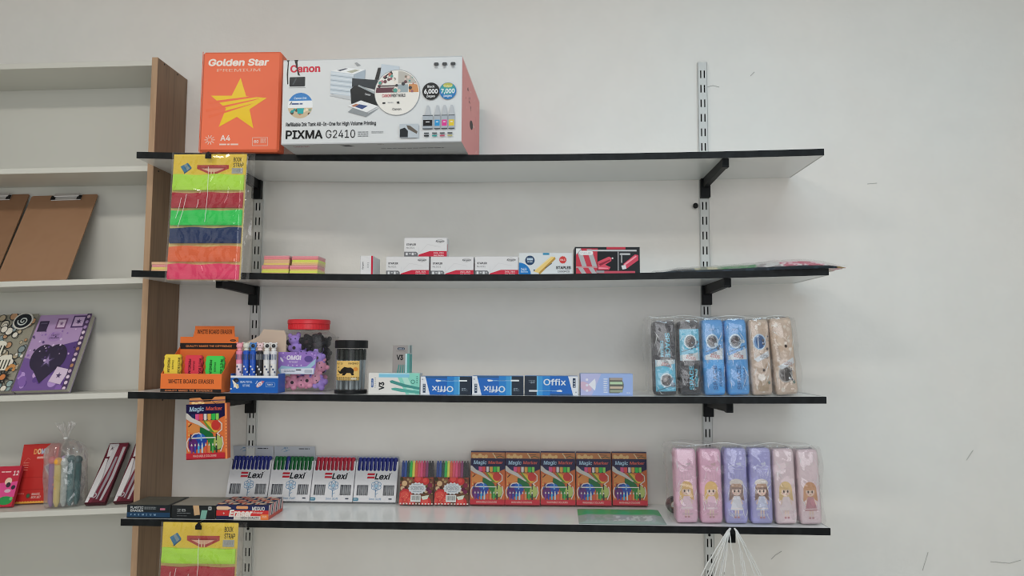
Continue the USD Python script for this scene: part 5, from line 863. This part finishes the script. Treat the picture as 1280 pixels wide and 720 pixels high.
P = Print(55, 16, '#25282a'); P.text('2B', 7, 7.4, 3, '#8d9294', w=11); P.micro(7, 9, 24, 11, 1, '#6a6f72'); P.micro(7, 12, 20, 14, 1, '#55595c'); P.poly([(27, 0), (34.5, 0), (36, 11), (29, 12)], '#c3a27c'); P.poly([(38, 5.6), (45.5, 5.6), (43.5, 16), (36.5, 16)], '#78a99c'); P.rr(46.5, 1.2, 50.6, 5.4, .8, '#a9aeb0'); P.rect(47.7, 2.4, 49.4, 4.2, '#3d4244')
T = Print(55, 40, '#8a857b'); T.rect(0, 0, 2, 40, '#6a665e'); eraser_box('black eraser box with tan and green tape, between the other two boxes', 214.3, 269, 632, '#55534d', P, T, None)
P = Print(66, 16.5, '#c43a3a'); P.rect(0, 0, 66, 6, '#2b2f55'); P.rect(0, 12.4, 66, 16.5, '#c9c4bc'); P.rect(0, 12.4, 22, 16.5, '#2a2c44'); P.rr(0, 1.4, 16, 5.6, 2, '#d9b99a'); P.poly([(16, 2), (19, 3.5), (16, 5)], '#e2c9b0'); P.rr(25, 1, 40, 4.4, 1.4, '#d59a6a'); P.text('MIGUO', 45, 5.8, 4, '#dcdad6', w=16); P.text('Eraser', 15.8, 13, 7.2, '#e6ded8', w=29, slant=.2, fat=.05); P.text('Eraser', 47, 9.4, 2, '#e6c9c4', w=12); P.star(9.5, 9.6, 1.5, '#e0c9c4', 4); P.text('HIGH QUALITY', 31, 15.6, 2.3, '#3a3c50', w=23); P.rect(56, 10.4, 66, 16.5, '#d97a44'); P.micro(58, 12, 64, 15, 2, '#efc9b0')
T = Print(66, 40, '#2b2f4a'); g = random.Random(12)
for k in range(5):
    for j in range(4): x, y = j*17+(k % 2)*8-4, 1+k*8; T.rr(x, y, x+12, y+5.5, 2.2, g.choice(['#d9a98a', '#c98a72', '#d0b7a2'])); T.poly([(x+12, y+1), (x+15, y+2.7), (x+12, y+4.5)], '#d0c4b8'); T.rect(x+3, y, x+5.5, y+5.5, '#b8504a')
S = Print(40, 16.5, '#c9c0bc')
for k in range(7): S.poly([(k*6, 16.5), (k*6+2.6, 16.5), (k*6+7, 0), (k*6+4.4, 0)], '#2d2f46' if k % 2 else '#b8434a')
S.rect(0, 12.5, 40, 16.5, '#c05a50'); eraser_box('colourful eraser box printed with pencils, right of the black ones', 270.3, 336, 631.8, '#5a4450', P, T, S)

# thin plastic wallet with a green strip
x0, x1 = at(724, 656, 2.15)[0], at(834, 656, 2.15)[0]; yA = EYE[1]+base_D(780, 655.5, S4); yB = EYE[1]+base_D(780, 637.5, S4); z = SHELF_Z[3]+.0006; n, k = 60, 24; V, K, F = [], [], []
for a in range(n+1):
    for b in range(k+1):
        u, v = a/n, b/k; e = min(1, 10*u, 10*(1-u), 8*v+.2, 8*(1-v)+.1); V.append((x0+(x1-x0)*u+.004*v, yA+(yB-yA)*v, z+.0008+e*(.003+.004*meshkit.fbm(np.array([u*7, v*4, 3.]), 3, 2)))); q = meshkit.noise(np.array([u*40, v*9, 1.]), 3); K.append(C('#3f9f68' if .5 < v < .95 else '#9fa6a8' if (.08 < v < .42 and .07 < u < .93 and q > .5) else '#c3c8c9' if (.1 < v < .42 and .4 < u < .9) else '#8fa09a'))
m1 = k+1
for a in range(n):
    for b in range(k): i = a*m1+b; F += [(i, i+m1, i+m1+1), (i, i+m1+1, i+1)]
V = np.array(V); low = V.copy(); low[:, 2] = z; N = len(V); rim = [i*m1 for i in range(n+1)]+[n*m1+j for j in range(1, k+1)]+[i*m1+k for i in range(n-1, -1, -1)]+[j for j in range(k-1, 0, -1)]
F3 = [f for u, w_ in zip(rim, rim[1:]+rim[:1]) for f in ((u, u+N, w_), (w_, u+N, w_+N))]
t = thing('plastic_wallet', 'flat plastic wallet with a green strip lying in front of the marker packs', 'plastic wallet', (0, 0, 0)); coloured(t, 'wallet_sheet', np.vstack([V, low]), np.array(F+[(c+N, b+N, a+N) for a, b, c in F]+F3), np.array(K+K), GLOSSPRINT, smooth=True)
# tape roll behind the lower bag
c = at(842, 630, 2.32); t = thing('tape_roll', 'dark tape roll half hidden behind the lower bag of pencil cases', 'tape roll', (c[0], EYE[1]+2.32, SHELF_Z[3]+.0245)); a2 = [(.012, 0), (.024, 0), (.024, .018), (.012, .018), (.012, 0)]
tm = lathe(a2, 36); tm.apply_transform(rotm(math.pi/2, [1, 0, 0])); put(t, 'tape', tm, solid('#2b2622', .3), smooth=40); tm = lathe([(.0105, -.0006), (.012, -.0006), (.012, .0186), (.0105, .0186), (.0105, -.0006)], 36); tm.apply_transform(rotm(math.pi/2, [1, 0, 0])); put(t, 'core', tm, solid('#8a6d4f', .7), label='brown card core')
# white cords hanging from the right bracket
tip = at(915.5, 668, 2.14); t = thing('cord_bundle', 'bundle of thin white cords hanging from the right end of the lowest shelf', 'cords', (0, 0, 0)); g = random.Random(3); CORD = solid('#d2d4d2', .6, name='white_cord')
for i, (sx0, ex, ex2) in enumerate([(909, 876, 866), (909.5, 884, 874), (910, 888, 882), (910.5, 893, 886), (911, 899, 893), (911.5, 901, 897), (910.8, 905, 912), (911.6, 919, 925), (919.8, 929, 931), (920.2, 931, 934), (920.6, 933, 940), (921, 944, 956), (921.4, 949, 962), (921.8, 952, 968)]):
    d1 = 2.11-.003*(i % 4); pts = [at(915.5+(sx0-915.5)*.5, 660.5, 2.136), at(sx0, 664, 2.125-.002*(i % 3))]
    for q in np.linspace(.15, 1, 9): pts.append(at(sx0+(ex-sx0)*q**(.9)+g.uniform(-.8, .8)*q*(1-q)*4, 666+54*q, d1))
    pts.append(at(ex2, 790, d1)); put(t, 'cord', tube(pts, .0014 if i % 3 else .0018, 6), CORD, smooth=True)

# ================================================================== the bookcase's goods
def cab_spot(i, px, py, D): p = at(px, py, D); return p[0], cab_z(i, p[0])+.0006
def tilted(name, label, cat, i, l, r, ybase, ytop, d, group=None, D0=2.262, D1=2.43, z_extra=0.0):
    """A board leaning back in the bookcase: base at D0, top reaching D1."""
    a, b = at(l, ybase, D0), at(r, ybase, D0); w = b[0]-a[0]-.0015; x = (a[0]+b[0])/2; z = min(cab_z(i, a[0]), cab_z(i, b[0]))+.0008+z_extra; hz = at((l+r)/2, ytop, D1)[2]-z; lean = math.degrees(math.atan2(D1-D0-d, hz)); h = hz/math.cos(math.radians(lean)); roll = -math.degrees(math.atan(CS[i]))
    t = thing(name, label, cat, (x, EYE[1]+D0+d*math.cos(math.radians(lean)), z+abs(math.sin(math.radians(roll)))*w/2), (-lean, roll, 0), group); return t, w, h
for lab, l, r, D0, D1 in (('brown hardboard clipboard in front, its whole right edge showing', -6, 83.5, 2.262, 2.423), ('brown hardboard clipboard at the left edge, partly behind the other', -102, -8, 2.271, 2.4305)):
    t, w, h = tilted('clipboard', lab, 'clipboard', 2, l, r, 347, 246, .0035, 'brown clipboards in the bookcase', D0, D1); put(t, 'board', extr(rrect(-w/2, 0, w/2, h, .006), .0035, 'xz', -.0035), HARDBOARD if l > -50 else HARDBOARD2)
    cx_ = .012; zc = h-.016; cl = put(t, 'clip', cat_([bx(cx_-.050, cx_+.050, -.0075, -.0036, zc-.008, zc+.016, .001), bx(cx_-.042, cx_+.042, -.012, -.0076, zc+.004, zc+.018, .002)]), CHROME, label='chrome spring clip')
    for s in (-1, 1): put(cl, 'corner_guard', bx(cx_+s*.044-.008, cx_+s*.044+.008, -.0095, -.0076, zc-.007, zc+.010, .001), BLACKPLASTIC); 
# two books
def book(label, l, r, P, thick=.024):
    D0, D1 = 2.275, 2.43; t, w, h = tilted('book', label, 'book', 3, l, r, 489.5, 399, thick, 'picture-cover notebooks in the bookcase', D0, D1)
    put(t, 'cover', bx(-w/2, w/2, -thick, -thick+.0018, 0, h, .0005), solid('#8b7f98', .4)); put(t, 'back_cover', bx(-w/2, w/2, -.0018, 0, 0, h, .0005), solid('#8b7f98', .4)); n = 7
    put(t, 'page_block', cat_([bx(-w/2+.002, w/2-.0015-.0006*(j % 2), -thick+.0018+(thick-.0036)*j/n, -thick+.0018+(thick-.0036)*(j+.93)/n, .0015, h-.002) for j in range(n)]), solid('#b9b6ab', .7), label='cream page edges'); P.front(t, w, h, thick, material=GLOSSPRINT)
P = Print(72, 96, '#a58bb4'); g = random.Random(21)
P.poly([(0, 96), (0, 55), (30, 62), (72, 40), (72, 96)], '#6f5590'); P.poly([(46, 40), (72, 34), (72, 74), (50, 70)], '#57417a')
for k in range(16): x, y = g.uniform(0, 72), g.uniform(74, 94); P.circ(x, y, g.uniform(2.5, 6), g.choice(['#a98cc4', '#7d5ea2', '#b79ac8', '#5d4484']))
P.rect(3, 8, 16, 22, '#3a3248'); P.rect(5, 10, 14, 12, '#58506a'); P.rect(27, 5, 41, 19, '#76557c'); P.rect(29, 7, 39, 17, '#c9b2cc'); P.star(34, 12, 3.2, '#7f6288'); P.rect(48, 2, 66, 18, '#4b3960'); P.rect(50, 4, 64, 16, '#b7a0c2'); P.star(57, 10, 4, '#4b3960', 6); P.circ(31, 29, 10, '#9d80b2', ry=6.5); P.text('SWEET', 31, 28.4, 2.4, '#4d3b60', anchor='c'); P.text('DREAMS', 31, 32, 2.4, '#4d3b60', anchor='c')
P.circ(24, 56, 15, '#352f42', ry=17); P.circ(42, 56, 15, '#352f42', ry=17); P.poly([(10, 62), (56, 62), (33, 88)], '#352f42'); P.star(33, 60, 10, '#4a4160'); P.star(33, 60, 6, '#8f7ba8')
for k in range(40): P.circ(g.uniform(0, 72), g.uniform(20, 60), g.uniform(.5, 1.6), g.choice(['#c7b3d2', '#5a4676', '#8a6aa8', '#3d3350']))
P.poly([(50, 68), (68, 72), (62, 90), (45, 86)], '#c7b5cc'); P.star(56, 79, 4, '#4d3d62'); P.rect(66, 0, 72, 96, '#4a3b58')
for k in range(14): P.circ(69, 4+k*7, 2.2, g.choice(['#9a82ae', '#b9a3b8', '#a67a5c', '#d0bfd0']))
book('purple picture-cover notebook with framed pictures on its cover', 14, 83, P)
P = Print(72, 96, '#8d8a7c'); g = random.Random(5)
for k in range(120): x, y = g.uniform(0, 72), g.uniform(0, 96); r_ = g.uniform(2, 6); P.circ(x, y, r_, '#2c2e30'); P.circ(x, y, r_*.8, g.choice(['#c9c3b2', '#a99c84', '#8aa0a0', '#d2cec2', '#b08a6a', '#7d8a8c']))
P.circ(56, 10, 13, '#c3c3bb', ry=11); P.circ(56, 10, 11, '#25292e', ry=9.2); P.line([(56+(1+5.5*a/9)*math.cos(a), 10+(1+4.6*a/9)*math.sin(a)) for a in np.linspace(0, 9.5, 40)], 1.5, '#c5cdca')
for (x, y) in ((52, 58), (38, 40)): P.circ(x, y, 9, '#d2d0c2', ry=5); P.rect(x-7, y, x+7, y+14, '#d2d0c2'); [P.rect(x-6+k*4, y+1, x-4.4+k*4, y+12, '#33352f') for k in range(4)]
P.star(58, 80, 11, '#2b2b2b', 10, .4); P.circ(58, 80, 3.4, '#c07a4a'); [P.circ(64+g.uniform(-5, 5), 68+g.uniform(-4, 4), 2, '#b98450') for _ in range(7)]
book('black and cream doodle-cover notebook with a spiral, at the left edge', -60, 12.5, P)

# goods on the lower bookcase shelf
t, w, h = tilted('picture_box', 'small red and pink picture box at the left edge of the bookcase', 'box', 4, -32, 14.5, 632, 585, .012, None, 2.30, 2.36); put(t, 'carton', bx(-w/2, w/2, -.012, 0, 0, h, .0006), solid('#a8303f', .45))
P = Print(46, 47, '#b32c40'); P.text('12', 37.5, 11, 5, '#e3d3d3', w=7); P.poly([(20, 20), (46, 18), (46, 36), (20, 38)], '#cf4a86'); P.circ(36, 40, 9, '#2f8a4a', ry=5); P.circ(34, 18, 4.4, '#d9b9a8'); P.circ(35, 22, 3, '#3a2f38'); P.circ(42, 25, 2.6, '#38303c'); P.circ(36, 29, 4, '#c9a8b8', ry=2); P.circ(43, 38, 2, '#5fb36a'); P.micro(22, 6, 35, 9, 1, '#e0b8b8'); P.front(t, w, h, .012)
t, w, h = tilted('geometry_box', 'tall red flat box with white lettering and a yellow bottom edge', 'box', 4, 15.5, 62.5, 632, 556.5, .014, None, 2.345, 2.41); put(t, 'carton', bx(-w/2, w/2, -.014, 0, 0, h, .0006), solid('#b3302f', .4))
P = Print(54, 76, '#b8322f'); [P.text(q, 17+k*5.6, 13, 6.2, c, w=5.2, fat=.05) for k, (q, c) in enumerate(zip('DOMS', ('#d58a54', '#dcbf9a', '#9fb0c4', '#c5bcb6')))]; P.rr(23, 16.5, 40, 19.5, 1, '#cf7d72'); P.text('STATIONERY', 24, 19, 2, '#ead2ca', w=15)
P.poly([(36, 30), (46, 24), (54, 26), (54, 45), (47, 42), (36, 30)], '#6a5f86'); P.poly([(36, 30), (46, 24), (47, 26), (38, 30), (47, 41), (46, 43)], '#c9bfc4')
for y in range(24, 35, 3): P.micro(5, y, 13, y+1.6, 1, '#d0897c')
P.shape(sbox(5.5, 43, 48, 59).difference(sbox(6, 43.5, 47.5, 58.5)), '#a02623'); P.line([(5, 24), (10, 18), (14, 20)], .5, '#cf6a5c'); P.text('Doms', 3, 64.6, 2.6, '#d9827a', w=11, bold=False); P.circ(20.5, 66.5, 3.3, '#6f4038'); P.circ(20.5, 66.5, 2, '#3f6a48'); P.text('MAGIC', 25.5, 66, 2.8, '#e0bcb4', w=12); P.text('BOX SET', 25.5, 70, 2.8, '#e0bcb4', w=14)
for k in range(14): P.circ(2+k*4, 75.5, 2.3, '#d9a04a')
P.front(t, w, h, .014, material=GLOSSPRINT)
# cellophane bag of decorated pens
DB = 2.305; cb = at(82, 636, DB); zb = cab_z(4, cb[0])+.0012; rb = (at(109.5, 610, DB)[0]-at(55, 610, DB)[0])/2*.84; hb = at(82, 548, DB)[2]-zb
t = thing('cellophane_bag', 'clear cellophane bag with a tied ruffled top, full of decorated pens', 'gift bag', (cb[0], EYE[1]+DB, zb+.0006), (0, -2.86, 0))
prof = [(.0, 0), (rb*.93, 0), (rb, .008), (rb*1.02, hb*.35), (rb*1.01, hb*.60), (rb, hb*.76), (rb*.9, hb*.87), (rb*.62, hb*.945), (.006, hb)]; xs_ = np.array(prof); q = lathe([(np.interp(s, np.linspace(0, 1, len(prof)), xs_[:, 0]), np.interp(s, np.linspace(0, 1, len(prof)), xs_[:, 1])) for s in np.linspace(0, 1, 34)], 64, 2.6, 1, .82)
v = q.vertices.copy(); an = np.arctan2(v[:, 1], v[:, 0]); f = .0012*np.sin(an*13+v[:, 2]*40)+.0016*np.sin(an*7-v[:, 2]*60); f *= np.clip(v[:, 2]/.03, 0, 1)*np.clip(v[:, 2]/hb+.2, 0, 1.3); v[:, 0] += f*np.cos(an); v[:, 1] += f*np.sin(an); q.vertices = v; CELLO = film('cellophane', gloss=0.1, haze=0.10, scale=16.0, bump=0.9, gain=1.2, ior=1.85, shine=0.7, cap=0.45); put(t, 'bag_film', q, CELLO, smooth=True, label='clear cellophane')
V, F = [], []; n = 96
for j, (rr_, zz_) in enumerate([(.005, hb), (.009, hb+.015), (.014, hb+.030), (.018, hb+.044)]):
    for i in range(n): a = 2*math.pi*i/n; w_ = 1+(.45*math.sin(a*9)+.25*math.sin(a*17+1))*j/3; V.append((rr_*w_*math.cos(a)*1.15, rr_*w_*math.sin(a), zz_+.007*math.sin(a*5+2)*j/3))
for j in range(3):
    for i in range(n): p, q2 = j*n+i, j*n+(i+1) % n; F += [(p, q2, q2+n), (p, q2+n, p+n)]
put(t, 'ruffle', trimesh.Trimesh(V, F, process=False), CELLO, smooth=True, label='ruffled cellophane top'); put(t, 'tie', lathe([(.0052, hb-.003), (.0066, hb-.001), (.0066, hb+.002), (.0052, hb+.004)], 20), solid('#cfd2d0', .3, name='tie_wire'))
for i, (dx, dy, c, top, lab) in enumerate([(-.034, -.036, '#8a5f9a', '#c9636a', 'purple decorated pen with a coral top in the cellophane bag'), (-.008, -.046, '#c9b46a', '#e0a23c', 'yellow decorated pen with an orange round top in the cellophane bag'), (.015, -.042, '#a9b0ae', '#b9c0be', 'pale grey decorated pen in the cellophane bag'), (.033, -.033, '#4a6f72', '#3f6266', 'grey-teal decorated pen in the cellophane bag'), (.046, -.014, '#2b5f62', '#28565c', 'dark teal decorated pen at the right of the cellophane bag'), (-.046, -.012, '#9aa79a', '#b3bdae', 'pale green decorated pen at the left of the cellophane bag'), (.008, -.010, '#6d7d86', '#8d9aa0', 'blue-grey decorated pen in the middle of the cellophane bag'), (-.018, .010, '#9a7fa8', '#b39abf', 'lilac decorated pen at the back of the cellophane bag'), (.028, .012, '#39525e', '#4a6874', 'slate decorated pen at the back of the cellophane bag')]):
    p_ = thing('decorated_pen', lab, 'pen', (cb[0]+dx*.84, EYE[1]+DB+dy*.78, zb+.0035+.05*dx), (0, 0, i*40), 'decorated pens in the cellophane bag'); hp_ = hb*.735-(.004*(i % 3)); put(p_, 'barrel', lathe([(0, 0), (.004, 0), (.0095, .016), (.0105, hp_-.02), (0, hp_-.02)], 14), solid(c, .35), smooth=40); put(p_, 'top', ball(.0125, (0, 0, hp_-.011), (1, 1, 1.05)), solid(top, .35), smooth=True)
    for k in range(6): a = k*1.9; put(p_, 'charm', ball(.0034, (.0083*math.cos(a), .0083*math.sin(a), .034+k*.011), (1, 1, 1.3), 1), solid(top, .35))
# two packs of drawing compasses leaning by the side panel
for lab, l, r, D0, dz in (('dark red striped pack with a white-handled tool, left of the pair', 105, 131, 2.275, 0), ('dark red striped pack with a white-handled tool, against the oak panel', 141, 165.5, 2.282, 0)):
    t, w, h = tilted('compass_pack', lab, 'stationery pack', 4, l, r, 631, 556.5, .012, 'dark red striped packs in the bookcase', D0, 2.425); put(t, 'tray', bx(-w/2, w/2, -.012, 0, 0, h, .0006), solid('#4a1f28', .4))
    P = Print(28, 84, '#5a2530'); P.poly([(15, 0), (28, 0), (28, 30), (8, 84), (2, 84)], '#6d2c3a'); P.poly([(1, 1), (14, 1), (12, 18), (4, 20)], '#c5c3c6'); P.text('K', 5.4, 10, 5, '#3b2f38', rot=8); P.poly([(9, 2), (15, 2), (14, 34), (10, 62), (8, 62), (8, 34)], '#b9b7bb'); P.poly([(3, 22), (6, 22), (7, 50), (4, 82), (0, 82), (1, 50)], '#cbc9cb'); P.poly([(17, 20), (20, 20), (19, 50), (15, 78), (13, 78), (15, 50)], '#8f8a92'); P.poly([(22, 6), (26, 6), (26, 50), (22, 80), (19, 80), (22, 46)], '#a9a6ab'); P.line([(6, 22), (8, 40), (5, 60)], .6, '#2a1a20'); P.circ(9, 73, 3.3, '#b8b3b8'); P.circ(9, 73, 2.2, '#6d2c3a'); P.rect(0, 82.4, 28, 84, '#3a161e'); P.front(t, w, h, .012, material=GLOSSPRINT)
    hnd = put(t, 'handle', extr(Polygon([(-w*.38, h*.10), (-w*.20, h*.10), (-w*.12, h*.42), (-w*.24, h*.72), (-w*.30, h*.72), (-w*.32, h*.42)]).buffer(.001), .004, 'xz', -.0165), solid('#c9c8ca', .3), label='white plastic handle')
